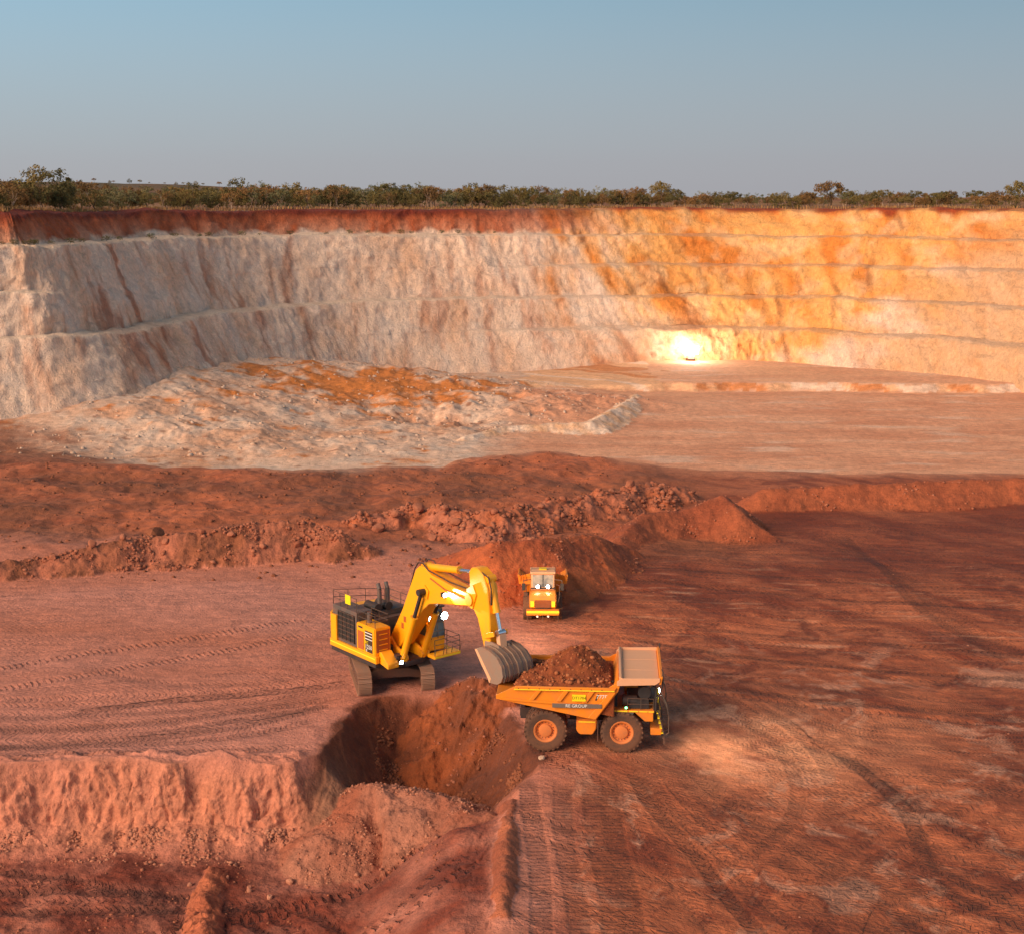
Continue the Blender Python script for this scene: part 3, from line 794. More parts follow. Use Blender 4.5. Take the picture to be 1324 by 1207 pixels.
# ------------------------------------------------------------------ machine builder
class MB:
    def __init__(self, xf=None):
        self.v = []; self.f = []; self.xf = xf
    def add(self, vs, fs):
        n = len(self.v)
        self.v += [Vector(p) for p in vs]
        self.f += [tuple(i + n for i in q) for q in fs]
        return self
    def box(self, x0, x1, y0, y1, z0, z1, m=None):
        vs = [Vector((x, y, z)) for z in (z0, z1) for y in (y0, y1) for x in (x0, x1)]
        if m is not None: vs = [m @ p for p in vs]
        return self.add(vs, [(0, 2, 3, 1), (4, 5, 7, 6), (0, 1, 5, 4), (2, 6, 7, 3), (0, 4, 6, 2), (1, 3, 7, 5)])
    def prism(self, poly, a, b, axis='y'):
        n = len(poly)
        def P(u, w, t):
            return (u, t, w) if axis == 'y' else ((t, u, w) if axis == 'x' else (u, w, t))
        vs = [P(u, w, a) for u, w in poly] + [P(u, w, b) for u, w in poly]
        fs = [tuple(range(n)), tuple(range(2 * n - 1, n - 1, -1))]
        for i in range(n):
            j = (i + 1) % n
            fs.append((i, i + n, j + n, j))
        return self.add(vs, fs)
    def loft(self, rings, cap=True):
        n = len(rings[0]); vs = [p for r in rings for p in r]; fs = []
        for k in range(len(rings) - 1):
            for i in range(n):
                j = (i + 1) % n
                fs.append((k * n + i, k * n + j, (k + 1) * n + j, (k + 1) * n + i))
        if cap:
            fs.append(tuple(range(n - 1, -1, -1))); fs.append(tuple(range((len(rings) - 1) * n, len(rings) * n)))
        return self.add(vs, fs)
    def tube(self, p0, p1, r0, r1=None, n=10):
        p0, p1 = Vector(p0), Vector(p1)
        r1 = r0 if r1 is None else r1
        q = (p1 - p0).to_track_quat('Z', 'Y')
        ring = lambda c, r: [c + q @ Vector((r * math.cos(2 * math.pi * i / n), r * math.sin(2 * math.pi * i / n), 0)) for i in range(n)]
        return self.loft([ring(p0, r0), ring(p1, r1)])
    def path(self, pts, r, n=6):
        for a, b in zip(pts[:-1], pts[1:]): self.tube(a, b, r, r, n)
        return self
    def bar(self, p0, p1, w, h, up=(0, 0, 1)):
        p0, p1 = Vector(p0), Vector(p1)
        d = (p1 - p0).normalized(); s = d.cross(Vector(up)).normalized(); u = s.cross(d)
        ring = lambda c: [c + s * a * w / 2 + u * b * h / 2 for a, b in ((-1, -1), (1, -1), (1, 1), (-1, 1))]
        return self.loft([ring(p0), ring(p1)])
    def lathe(self, prof, org, axis='y', n=32):
        """prof: (radius, offset along axis), closed solid"""
        rings = []
        for r, h in prof:
            ring = []
            for i in range(n):
                a = 2 * math.pi * i / n
                c, s = r * math.cos(a), r * math.sin(a)
                p = (c, h, s) if axis == 'y' else ((h, c, s) if axis == 'x' else (c, s, h))
                ring.append(Vector(org) + Vector(p))
            rings.append(ring)
        return self.loft(rings)
    def build(self, name, mat, parent=None, bevel=0.0, seg=1, ang=35):
        bm = bmesh.new()
        vs = [bm.verts.new((self.xf @ p) if self.xf is not None else p) for p in self.v]
        for q in self.f:
            try: bm.faces.new([vs[i] for i in q])
            except ValueError: pass
        bmesh.ops.recalc_face_normals(bm, faces=bm.faces)
        if bevel > 0:
            es = [e for e in bm.edges if len(e.link_faces) == 2 and e.calc_face_angle(0) > R(25)]
            bmesh.ops.bevel(bm, geom=es, offset=bevel, segments=seg, affect='EDGES', clamp_overlap=True)
        me = bpy.data.meshes.new(name)
        bm.to_mesh(me); bm.free()
        for p in me.polygons: p.use_smooth = True
        me.set_sharp_from_angle(angle=R(ang))
        me.materials.append(M[mat] if isinstance(mat, str) else mat)
        return link_mesh(name, me, None, parent)

def paint(name, c, rough=0.45, dust=0.35, metal=0.0, dustc=srgb(168, 100, 66), sc=1.3):
    t = NT(name)
    p = t.coord('Object')
    n1 = t.noise(p, sc, 6, 0.62, 0.5); n2 = t.noise(p, 7 * sc, 5, 0.6)
    up = t.sep(t.n.new('ShaderNodeNewGeometry').outputs['Normal'])[2]
    d = t.math('MULTIPLY_ADD', up, 0.28, dust - 0.18)
    low = t.math('MULTIPLY_ADD', t.sep(p)[2], -0.14, 0.42, clamp=True)
    d = t.math('ADD', d, t.math('MULTIPLY', low, 0.9 if dust > 0.02 else 0.0))
    f = t.math('ADD', t.math('MULTIPLY_ADD', n1, 1.6, -0.85), d)
    f = t.math('ADD', f, t.math('MULTIPLY_ADD', n2, 0.7, -0.35), clamp=True)
    f = t.math('MULTIPLY', f, min(0.92, 0.55 + dust * 0.6))
    base = t.mix(1.0, np.asarray(c), t.math('MULTIPLY_ADD', n2, 0.25, 0.87), 'MULTIPLY')
    cc = t.mix(f, base, dustc)
    rr = t.math('MULTIPLY_ADD', f, 0.9 - rough, rough, clamp=True)
    return t.done(cc, rr, t.bump(n2, 0.12, 0.02), metal)
def emit(name, c, strength):
    t = NT(name)
    t.b.inputs['Base Color'].default_value = (0.8, 0.8, 0.8, 1)
    t.b.inputs['Emission Color'].default_value = (*c, 1)
    t.b.inputs['Emission Strength'].default_value = strength
    return t.m
M['exc_yellow'] = paint('excavator_yellow', srgb(255, 168, 14), 0.42, 0.17)
M['truck_orange'] = paint('truck_orange', srgb(238, 136, 24), 0.5, 0.30)
M['tray_top'] = paint('dusty_tray_steel', srgb(224, 164, 120), 0.6, 0.5, 0.0, srgb(214, 160, 128))
M['load_steel'] = paint('bare_steel', srgb(150, 128, 112), 0.5, 0.5, 0.2, srgb(160, 108, 82))
M['dark'] = paint('black_steel', srgb(52, 47, 46), 0.6, 0.22, 0.0, srgb(120, 70, 50))
M['darkgrey'] = paint('grey_steel', srgb(88, 80, 76), 0.6, 0.3)
M['track_steel'] = paint('crawler_steel', srgb(140, 122, 106), 0.5, 0.45, 0.25, srgb(176, 122, 94))
M['frame_dusty'] = paint('dusty_frame', srgb(78, 62, 54), 0.8, 0.5, 0.0, srgb(128, 80, 58))
M['rail'] = paint('rail_steel', srgb(82, 66, 56), 0.6, 0.2)
M['chrome'] = paint('chrome_rod', srgb(205, 208, 215), 0.18, 0.0, 0.9)
M['tyre'] = paint('tyre_rubber', srgb(50, 44, 40), 0.9, 0.5, 0.0, srgb(126, 80, 54))
M['rim'] = paint('wheel_rim', srgb(226, 122, 44), 0.6, 0.4, 0.0, srgb(190, 116, 74))
M['tape'] = paint('reflective_tape', srgb(255, 222, 50), 0.4, 0.0)
M['plate_yellow'] = paint('yellow_plate', srgb(250, 214, 20), 0.5, 0.0)
M['plate_grey'] = paint('grey_band', srgb(112, 98, 88), 0.6, 0.15)
M['white_print'] = paint('white_print', srgb(238, 230, 222), 0.6, 0.0)
M['black_print'] = paint('black_print', srgb(66, 48, 34), 0.6, 0.0)
M['plate_green'] = paint('plate_lettering', srgb(120, 116, 10), 0.6, 0.0)
M['grille'] = paint('grille_black', srgb(40, 34, 30), 0.7, 0.12)
M['louver'] = paint('louver_orange', srgb(176, 84, 20), 0.6, 0.3)
M['hose'] = paint('hose_black', srgb(46, 38, 34), 0.6, 0.25)
M['seat_dark'] = paint('cab_interior', srgb(40, 36, 36), 0.8, 0.0)
gl = NT('cab_glass')
gl.b.inputs['Base Color'].default_value = (0.10, 0.12, 0.13, 1)
gl.b.inputs['Roughness'].default_value = 0.08
M['glass'] = gl.m
t = NT('sky_painted_glass')  # windscreen glass with a pale sky reflection painted into its colour
t.b.inputs['Roughness'].default_value = 0.12
M['sky_painted_glass'] = t.done(t.mix(t.ramp(t.noise(t.coord('Object'), 1.6, 3, 0.5), [(0.35, 0.0), (0.7, 1.0)]), srgb(120, 116, 112), srgb(186, 168, 150)), 0.12)
M['lamp_white'] = emit('lamp_white', (1.0, 0.97, 0.92), 30)
M['lamp_cool'] = emit('lamp_cool', (0.85, 1.0, 1.0), 40)
M['lamp_green'] = emit('lamp_green', (0.1, 1.0, 0.3), 6)
M['lamp_flood'] = emit('lamp_flood', (1.0, 0.93, 0.82), 90)

def lettering(name, body, size, mtx, mat, parent, depth=0.008):
    cu = bpy.data.curves.new(name, 'FONT')
    cu.body = body; cu.size = size; cu.extrude = depth; cu.align_x = 'CENTER'; cu.align_y = 'CENTER'
    cu.resolution_u = 2
    ob = bpy.data.objects.new(name + '_tmp', cu)
    col.objects.link(ob)
    dg = bpy.context.evaluated_depsgraph_get()
    me = bpy.data.meshes.new_from_object(ob.evaluated_get(dg))
    bpy.data.objects.remove(ob)
    me.transform(mtx)
    me.materials.clear(); me.materials.append(M[mat])
    return link_mesh(name, me, None, parent)
def right_side(x, y, z, slope=0.0):
    """frame for writing on a machine's right side, seen from its right"""
    m = Matrix.Rotation(math.pi / 2, 4, 'X')
    return Matrix.Translation((x, y, z)) @ Matrix.Rotation(slope, 4, 'Y') @ m
def spot(name, loc, target, power, size, color, parent, blend=0.6, radius=0.1):
    d = bpy.data.lights.new(name, 'SPOT')
    d.energy = power; d.spot_size = R(size); d.spot_blend = blend; d.color = color; d.shadow_soft_size = radius
    o = bpy.data.objects.new(name, d)
    o.location = loc
    o.rotation_euler = (Vector(loc) - Vector(target)).to_track_quat('Z', 'Y').to_euler()
    o.parent = parent
    col.objects.link(o)
    return o
def handrail(pts, h, parent, name='handrail', mat='rail', r=0.022, mids=1, kick=False):
    m = MB()
    for p in pts: m.tube(p, (p[0], p[1], p[2] + h), r, r, 6)
    for k in range(mids + 1):
        f = h * (k + 1) / (mids + 1)
        m.path([(p[0], p[1], p[2] + f) for p in pts], r, 6)
    return m.build(name, mat, parent)
def cyl(p0, p1, f, rb, rr, parent, name='hydraulic_cylinder', mat='exc_yellow', rod='chrome'):
    p0, p1 = Vector(p0), Vector(p1)
    q = p0 + (p1 - p0) * f
    m = MB().tube(p0, q, rb, rb, 14)
    d = (p1 - p0).normalized()
    m.tube(q - d * 0.12, q + d * 0.04, rb * 1.12, rb * 1.12, 14)
    sx = Vector((0, 1, 0)) * rb * 1.25
    m.tube(p0 - sx, p0 + sx, rb * 1.15, rb * 1.15, 12)
    b = m.build(name, mat, parent)
    m = MB().tube(q, p1, rr, rr, 12)
    m.tube(p1 - sx, p1 + sx, rr * 1.7, rr * 1.7, 12)
    m.build('piston_rod', rod, b)
    return b

# ------------------------------------------------------------------ excavator
EX = np.array([-8.4, 94.6]); EXR = math.atan2(-0.77, 0.63)
ex_z = zat(*EX) - 0.04
exc = tag(empty('excavator', (EX[0], EX[1], ex_z), EXR), 'large yellow crawler excavator with raised boom and lit work lamps', 'excavator')
UC = Matrix.Rotation(R(-27.0), 4, 'Z')
GAUGE, SHOE, RAD, HALF = 4.25, 0.92, 0.74, 2.55
for sy in (-1, 1):
    yc = sy * GAUGE / 2
    m = MB(UC)
    m.prism([(-2.5, 0.42), (2.5, 0.42), (2.7, 0.75), (2.3, 1.12), (-2.3, 1.12), (-2.7, 0.75)], yc - 0.26, yc + 0.26)
    for xw in (-HALF, HALF):
        m.lathe([(0.10, -0.34), (0.50, -0.34), (0.62, -0.2), (0.62, 0.2), (0.50, 0.34), (0.10, 0.34)], (xw, yc, RAD + 0.04), 'y', 20)
        m.lathe([(0.05, -0.40), (0.26, -0.40), (0.26, 0.40), (0.05, 0.40)], (xw, yc, RAD + 0.04), 'y', 14)
    for k in range(8):
        m.lathe([(0.03, -0.3), (0.19, -0.3), (0.19, 0.3), (0.03, 0.3)], (-2.0 + k * 0.57, yc, 0.30), 'y', 12)
    for k in range(3):
        m.lathe([(0.03, -0.25), (0.13, -0.25), (0.13, 0.25), (0.03, 0.25)], (-1.5 + k * 1.5, yc, 1.22), 'y', 10)
    tr = m.build('crawler_track', 'frame_dusty', exc, 0.015)
    # shoes round the belt
    per = 4 * HALF + 2 * math.pi * RAD
    ns = 50; pitch = per / ns
    base = MB()
    w = pitch * 0.46
    base.box(-w, w, -SHOE / 2, SHOE / 2, -0.035, 0.02)
    for gx in (-0.6, 0.0, 0.6):
        base.prism([(gx * w * 1.3 - 0.022, 0.02), (gx * w * 1.3 + 0.022, 0.02), (gx * w * 1.3 + 0.012, 0.075), (gx * w * 1.3 - 0.012, 0.075)], -SHOE / 2, SHOE / 2)
    base.box(-w * 0.8, w * 0.8, -0.17, -0.08, -0.11, -0.035); base.box(-w * 0.8, w * 0.8, 0.08, 0.17, -0.11, -0.035)
    proto = None
    for k in range(ns):
        s = k * pitch
        if s < 2 * HALF: p = (-HALF + s, 2 * RAD + 0.04); a = 0.0
        elif s < 2 * HALF + math.pi * RAD:
            th = (s - 2 * HALF) / RAD; p = (HALF + RAD * math.sin(th), RAD + 0.04 + RAD * math.cos(th)); a = th
        elif s < 4 * HALF + math.pi * RAD: p = (HALF - (s - 2 * HALF - math.pi * RAD), 0.04); a = math.pi
        else:
            th = (s - 4 * HALF - math.pi * RAD) / RAD; p = (-HALF - RAD * math.sin(th), RAD + 0.04 - RAD * math.cos(th)); a = math.pi + th
        sag = -0.06 * math.sin(math.pi * (p[0] + HALF) / (2 * HALF)) if a == 0.0 else 0.0
        mt = UC @ Matrix.Translation((p[0], yc, p[1] + sag)) @ Matrix.Rotation(a, 4, 'Y')
        if proto is None:
            o = base.build('track_shoe', 'track_steel', tr); proto = o
        else:
            o = bpy.data.objects.new('track_shoe', proto.data); o.parent = tr; col.objects.link(o)
        o.matrix_local = mt
m = MB(UC)
m.prism([(-1.5, 0.75), (-1.1, 0.62), (1.1, 0.62), (1.5, 0.75), (1.3, 1.45), (-1.3, 1.45)], -1.0, 1.0)
for sx in (-1, 1):
    m.prism([(-2.0, 0.55), (-1.0, 0.7), (1.0, 0.7), (2.0, 0.55), (2.0, 1.05), (1.0, 1.32), (-1.0, 1.32), (-2.0, 1.05)], sx * 1.25 - 0.4, sx * 1.25 + 0.4, 'x')
m.build('car_body', 'frame_dusty', exc, 0.03)
MB().lathe([(0.2, 1.4), (1.35, 1.4), (1.35, 1.62), (1.5, 1.62), (1.5, 1.86), (0.2, 1.86)], (0, 0, 0), 'z', 40).build('slewing_ring', 'frame_dusty', exc)
# revolving deck
m = MB()
m.prism([(-3.5, -2.55), (2.0, -2.55), (2.1, -1.4), (3.0, -0.75), (3.0, 0.75), (2.6, 1.2), (2.6, 2.5), (-3.5, 2.5)], 1.86, 2.22, 'z')
m.build('deck_frame', 'dark', exc, 0.02)
m = MB().prism([(-3.5, 2.22), (2.22, 2.22), (2.22, 2.72), (-3.5, 2.72)], -2.66, -2.36)
m.build('side_sill', 'exc_yellow', exc, 0.03)
MB().box(-3.4, 2.1, -2.672, -2.662, 2.50, 2.58).build('reflective_strip', 'tape', exc)
m = MB()
arc = [(-3.5, -2.66), (-3.5, 2.6)] 
pl = [(-3.3, -2.66), (-3.3, 2.6)] + [(-3.3 - 1.15 * math.cos(t), 2.6 * math.sin(t)) for t in np.linspace(math.pi / 2, -math.pi / 2, 13)]
m.prism(pl, 2.25, 4.55, 'z')
m.build('counterweight', 'exc_yellow', exc, 0.06, 2)
for z in (3.05, 3.85):
    m = MB()
    m.path([(-3.3 - 1.17 * math.cos(t), 2.62 * math.sin(t), z) for t in np.linspace(-1.35, 1.35, 15)], 0.018, 6)
    m.build('panel_seam', 'dark', exc)
MB().path([(-4.2, -1.5, 4.55), (-4.2, -1.5, 4.75), (-4.2, -1.1, 4.75), (-4.2, -1.1, 4.55)], 0.035, 6).build('lifting_eye', 'dark', exc)
# radiator pack with grille of separate bars
m = MB().box(-3.28, -0.28, -2.5, -1.2, 2.72, 5.18)
m.build('radiator_housing', 'darkgrey', exc, 0.03)
m = MB().box(-2.55, -0.5, -2.56, -2.502, 2.95, 4.92)
gr = m.build('radiator_grille', 'grille', exc)
for k in range(5):
    x = -2.5 + k * 0.487
    MB().box(x, x + 0.05, -2.60, -2.562, 2.95, 4.92).build('grille_bar', 'dark', gr)
for k in range(7):
    z = 2.97 + k * 0.317
    MB().box(-2.55, -0.5, -2.585, -2.563, z, z + 0.05).build('grille_bar', 'frame_dusty', gr)
MB().box(-3.3, -2.62, -2.68, -2.44, 2.72, 4.52).build('corner_panel', 'exc_yellow', exc, 0.04)
# right hand box: louvre door and striped badge panel, ladder steps on its front
m = MB().box(-0.16, 2.08, -2.62, -1.35, 2.72, 4.62)
bx = m.build('hydraulic_tank_box', 'exc_yellow', exc, 0.06, 2)
lv = MB().box(0.02, 0.74, -2.634, -2.622, 2.86, 4.12).build('louvre_panel', 'louver', bx)
for k in range(12):
    z = 2.92 + k * 0.098
    MB().prism([(-2.66, z), (-2.635, z + 0.06), (-2.635, z)], 0.05, 0.71, 'x').build('louvre_slat', 'louver', lv)
MB().box(0.10, 0.62, -2.64, -2.622, 4.33, 4.46).build('vent_slot', 'dark', bx)
bd = MB().box(0.92, 1.78, -2.636, -2.622, 2.84, 4.30).build('badge_panel', 'black_print', bx)
for k in range(3):
    MB().box(0.92, 1.78, -2.646, -2.637, 3.72 + k * 0.21, 3.78 + k * 0.21).build('stripe', 'white_print', bd)
lettering('badge_lettering', 'PC', 0.30, right_side(1.12, -2.65, 3.48), 'plate_yellow', bd)
lettering('badge_number', '1250', 0.40, right_side(1.35, -2.65, 3.2), 'white_print', bd)
lettering('badge_suffix', '8', 0.26, right_side(1.10, -2.65, 2.94), 'white_print', bd)
fr = MB().box(2.082, 2.10, -2.5, -1.45, 2.95, 4.45).build('front_access_panel', 'louver', bx)
for k in range(4):
    MB().bar((2.12, -2.3, 3.1 + k * 0.36), (2.12, -1.65, 3.1 + k * 0.36), 0.05, 0.05).build('step', 'exc_yellow', fr)
# engine hood, mufflers, stacks, rear walkway with rail and square yellow sign
m = MB()
m.box(-3.2, -0.2, -1.18, 2.3, 2.25, 4.45)
m.box(-2.9, -0.6, -0.9, 1.9, 4.45, 4.85)
m.build('engine_hood', 'darkgrey', exc, 0.05)
for k, y in enumerate((-0.55, 0.35)):
    MB().tube((-1.9, y, 5.1), (-0.55, y, 5.1), 0.30, 0.30, 16).build('muffler', 'dark', exc)
for y in (-0.3, 0.35):
    m = MB().tube((-0.75, y, 5.0), (-0.75, y, 6.35), 0.16, 0.15, 12)
    m.tube((-0.75, y, 6.35), (-0.92, y, 6.75), 0.15, 0.13, 12)
    m.build('exhaust_stack', 'darkgrey', exc)
MB().tube((0.55, -2.0, 4.6), (0.55, -2.0, 5.35), 0.17, 0.17, 12).build('air_cleaner', 'darkgrey', exc)
handrail([(-3.25, -2.45, 5.18), (-2.4, -2.45, 5.18), (-1.5, -2.45, 5.18), (-0.35, -2.45, 5.18)], 0.95, exc)
handrail([(-3.25, -2.45, 5.18), (-3.25, -1.25, 5.0), (-3.25, 0.2, 4.8), (-3.25, 1.8, 4.5)], 1.0, exc)
handrail([(-3.2, 2.2, 4.45), (-1.8, 2.2, 4.45), (-0.3, 2.2, 4.45)], 1.0, exc)
handrail([(-0.05, -2.5, 4.62), (0.9, -2.5, 4.62), (1.95, -2.5, 4.62), (1.95, -1.45, 4.62)], 0.8, exc)
handrail([(-0.05, -1.45, 4.62), (0.9, -1.45, 4.62), (1.95, -1.45, 4.62)], 0.8, exc)
MB().box(-1.62, -0.98, -2.53, -2.49, 5.58, 6.22).build('square_sign', 'plate_yellow', exc)
m = MB()
for k in range(5):
    m.tube((0.3 + 0.2 * k, -1.1 + 0.12 * k, 2.3), (0.2 + 0.25 * k, -1.0 + 0.2 * k, 3.3 + 0.3 * (k % 2)), 0.08, 0.08, 8)
m.box(0.0, 1.6, -1.3, 0.3, 2.22, 3.1)
m.box(-0.1, 0.9, 0.4, 1.1, 2.22, 3.8)
m.build('pump_bay', 'dark', exc, 0.02)
m = MB().prism([(1.9, 2.24), (3.1, 2.0), (3.1, 2.35), (2.3, 3.0), (1.9, 3.0)], -2.3, -1.42)
m.build('front_step_box', 'exc_yellow', exc, 0.03)
MB().box(2.35, 2.95, -1.5, -0.95, 2.05, 2.75).build('tool_box', 'dark', exc, 0.02)
lp = MB().tube((2.96, -1.2, 2.3), (3.08, -1.2, 2.3), 0.13, 0.15, 14).build('step_lamp', 'dark', exc)
MB().tube((3.085, -1.2, 2.3), (3.10, -1.2, 2.3), 0.13, 0.13, 14).build('lens', 'lamp_cool', lp)
# boom foot brackets
m = MB()
for y in (-0.75, 0.75):
    m.prism([(0.3, 2.22), (3.0, 2.22), (2.9, 2.75), (1.9, 3.05), (1.3, 3.6), (0.7, 3.3)], y - 0.09, y + 0.09)
m.build('boom_bracket', 'exc_yellow', exc, 0.02)
# boom
boom_prof = [(0.95, 3.62), (0.72, 3.1), (0.95, 2.72), (1.45, 2.68), (2.1, 3.1), (3.55, 4.75), (4.65, 6.15), (5.35, 6.7), (6.3, 6.93), (8.9, 7.42), (9.75, 7.55), (10.05, 7.75), (10.05, 8.15), (9.7, 8.38), (8.2, 8.42), (5.6, 8.72), (4.85, 9.12), (4.35, 9.08), (3.9, 8.75), (2.35, 5.75)]
bo = MB().prism(boom_prof, -0.55, 0.55).build('boom', 'exc_yellow', exc, 0.05)
for y in (-0.60, 0.60):
    s = 1 if y > 0 else -1
    MB().lathe([(0.02, -0.06), (0.36, -0.06), (0.36, 0.06), (0.02, 0.06)], (9.72, y, 7.97), 'y', 18).build('pivot_boss', 'exc_yellow', bo)
    MB().prism([(4.45, 7.05), (5.3, 7.05), (5.45, 7.6), (5.0, 7.95), (4.5, 7.7)], y - 0.05, y + 0.05).build('lug_plate', 'exc_yellow', bo, 0.01)
MB().path([(3.2, -0.45, 7.5), (3.7, -0.45, 8.75), (4.1, -0.45, 9.25), (4.6, -0.45, 9.3), (5.2, -0.45, 8.95), (7.5, -0.45, 8.65), (9.4, -0.3, 8.55)], 0.045, 8).build('hydraulic_hose', 'hose', bo)
MB().path([(3.1, 0.4, 7.4), (3.6, 0.4, 8.75), (4.0, 0.4, 9.3), (4.6, 0.4, 9.36), (5.2, 0.4, 9.0), (7.5, 0.4, 8.7), (9.4, 0.3, 8.6)], 0.045, 8).build('hydraulic_hose', 'hose', bo)
MB().path([(5.6, -0.57, 8.5), (7.2, -0.60, 8.1), (9.3, -0.60, 7.95)], 0.05, 8).build('hydraulic_pipe', 'louver', bo)
for (x, z) in ((2.35, 4.55), (2.62, 5.05)):
    MB().box(x - 0.14, x + 0.14, -0.565, -0.552, z - 0.2, z + 0.2).build('warning_decal', 'louver', bo)
lp = MB().box(7.0, 7.3, -0.80, -0.57, 7.62, 7.90).build('boom_lamp', 'dark', bo)
MB().box(7.302, 7.33, -0.79, -0.59, 7.64, 7.88).build('lens', 'lamp_white', lp)
spot('boom_lamp_light', (7.36, -0.85, 7.78), (9.4, -0.50, 7.95), 900, 75, (1.0, 0.92, 0.75), exc, 0.8, 0.06)
# cylinders
for y in (-0.86, 0.86):
    cyl((2.75, y, 2.45), (5.0, y, 7.5), 0.62, 0.24, 0.13, exc, 'boom_cylinder', 'exc_yellow', 'dark')
cyl((4.45, 0, 8.98), (9.78, 0, 9.68), 0.66, 0.24, 0.12, exc, 'arm_cylinder')
# arm
arm_prof = [(9.50, 9.75), (9.75, 10.05), (10.35, 10.1), (10.9, 9.8), (11.35, 9.0), (11.45, 8.3), (11.6, 7.0), (11.62, 5.45), (11.35, 5.05), (11.0, 5.15), (10.35, 6.9), (9.75, 7.6), (9.35, 7.85), (9.35, 8.25), (9.6, 8.6)]
ar = MB().prism(arm_prof, -0.42, 0.42).build('arm', 'exc_yellow', exc, 0.05)
m = MB()
for y in (-0.47, 0.47): m.prism([(9.3, 7.6), (9.95, 7.4), (10.35, 8.4), (10.0, 9.0), (9.4, 8.6)], y - 0.05, y + 0.05)
m.build('arm_ear', 'exc_yellow', ar, 0.01)
cyl((11.15, 0, 9.55), (12.15, 0, 6.3), 0.62, 0.23, 0.12, exc, 'bucket_cylinder', 'exc_yellow')
m = MB()
for y in (-0.52, 0.52): m.bar((11.2, y, 5.95), (12.15, y, 6.3), 0.10, 0.30)
m.build('idler_link', 'exc_yellow', exc, 0.01)
MB().bar((12.15, 0, 6.35), (12.35, 0, 5.28), 0.55, 0.36, (1, 0, 0)).build('bucket_link', 'tray_top', exc, 0.03)
MB().path([(10.6, -0.3, 9.9), (11.35, -0.3, 9.7), (11.6, -0.3, 9.0), (11.6, -0.3, 8.0)], 0.05, 8).build('hydraulic_hose', 'hose', ar)
# bucket, tipped: mouth towards the machine, teeth low
BW = 1.18
outer = [(11.15, 5.28), (11.75, 5.52), (12.55, 5.46), (13.25, 5.22), (13.75, 4.75), (13.9, 4.15), (13.72, 3.75), (13.35, 3.52), (12.85, 3.46), (12.62, 3.45)]
inner = [(12.62, 3.52), (12.87, 3.56), (13.3, 3.62), (13.63, 3.83), (13.78, 4.17), (13.64, 4.68), (13.18, 5.11), (12.52, 5.34), (11.78, 5.40), (11.2, 5.18)]
bk = MB().prism(outer + inner, -BW, BW).build('bucket', 'load_steel', exc, 0.015)
side = outer + [(12.3, 3.9), (11.75, 4.45)]
for y in (-BW - 0.03, BW + 0.03):
    MB().prism(side, y - 0.035, y + 0.035).build('side_plate', 'load_steel', bk, 0.01)
    MB().prism([(12.62, 3.42), (12.32, 3.86), (11.8, 4.42), (11.15, 5.25), (11.35, 5.3), (12.0, 4.6), (12.75, 3.75)], y - 0.06, y + 0.06).build('side_cutter', 'tray_top', bk, 0.01)
for k in range(7):
    y = -1.05 + k * 0.35
    pth = [(11.9, 5.52), (12.55, 5.49), (13.28, 5.25), (13.79, 4.76), (13.94, 4.15), (13.76, 3.72)]
    m = MB()
    for a, b in zip(pth[:-1], pth[1:]): m.bar((a[0], y, a[1]), (b[0], y, b[1]), 0.10, 0.06, (0, 1, 0))
    m.build('wear_strip', 'track_steel' if k % 2 else 'darkgrey', bk)
for k in range(5):
    y = -1.0 + k * 0.5
    MB().prism([(12.85, 3.44), (12.85, 3.58), (12.50, 3.56), (12.28, 3.44), (12.50, 3.40)], y - 0.11, y + 0.11).build('tooth', 'track_steel', bk, 0.01)
for y in (-0.40, 0.40):
    MB().prism([(11.1, 5.2), (11.15, 5.62), (11.9, 5.7), (12.5, 5.62), (12.6, 5.35), (11.7, 5.3)], y - 0.07, y + 0.07).build('hinge_ear', 'load_steel', bk, 0.01)
# cab and front platform
ca = MB().prism([(0.95, 2.5), (2.95, 2.5), (3.05, 3.6), (2.72, 5.4), (0.95, 5.45)], 1.08, 2.5).build('cab', 'exc_yellow', exc, 0.06, 2)
MB().prism([(0.85, 5.45), (2.85, 5.40), (2.9, 5.52), (0.85, 5.6)], 1.0, 2.58).build('roof', 'darkgrey', ca, 0.02)
MB().add([(3.075, 1.2, 3.5), (3.075, 2.4, 3.5), (2.755, 2.4, 5.3), (2.755, 1.2, 5.3), (3.035, 1.2, 3.5), (3.035, 2.4, 3.5), (2.715, 2.4, 5.3), (2.715, 1.2, 5.3)], [(0, 1, 2, 3), (7, 6, 5, 4), (0, 4, 5, 1), (1, 5, 6, 2), (2, 6, 7, 3), (3, 7, 4, 0)]).build('windscreen', 'glass', ca)
MB().prism([(1.15, 3.6), (2.85, 3.6), (2.6, 5.2), (1.15, 5.25)], 1.05, 1.075).build('side_window', 'glass', ca)
MB().prism([(1.15, 3.6), (2.85, 3.6), (2.6, 5.2), (1.15, 5.25)], 2.505, 2.53).build('side_window', 'glass', ca)
m = MB()
for y in (1.25, 1.8, 2.35): m.path([(3.14, y, 3.4), (3.14, y, 3.9), (2.8, y, 5.55)], 0.025, 6)
for z, x in ((3.9, 3.14), (4.5, 3.03), (5.1, 2.91)): m.path([(x, 1.25, z), (x, 2.35, z)], 0.025, 6)
m.build('window_guard', 'rail', ca)
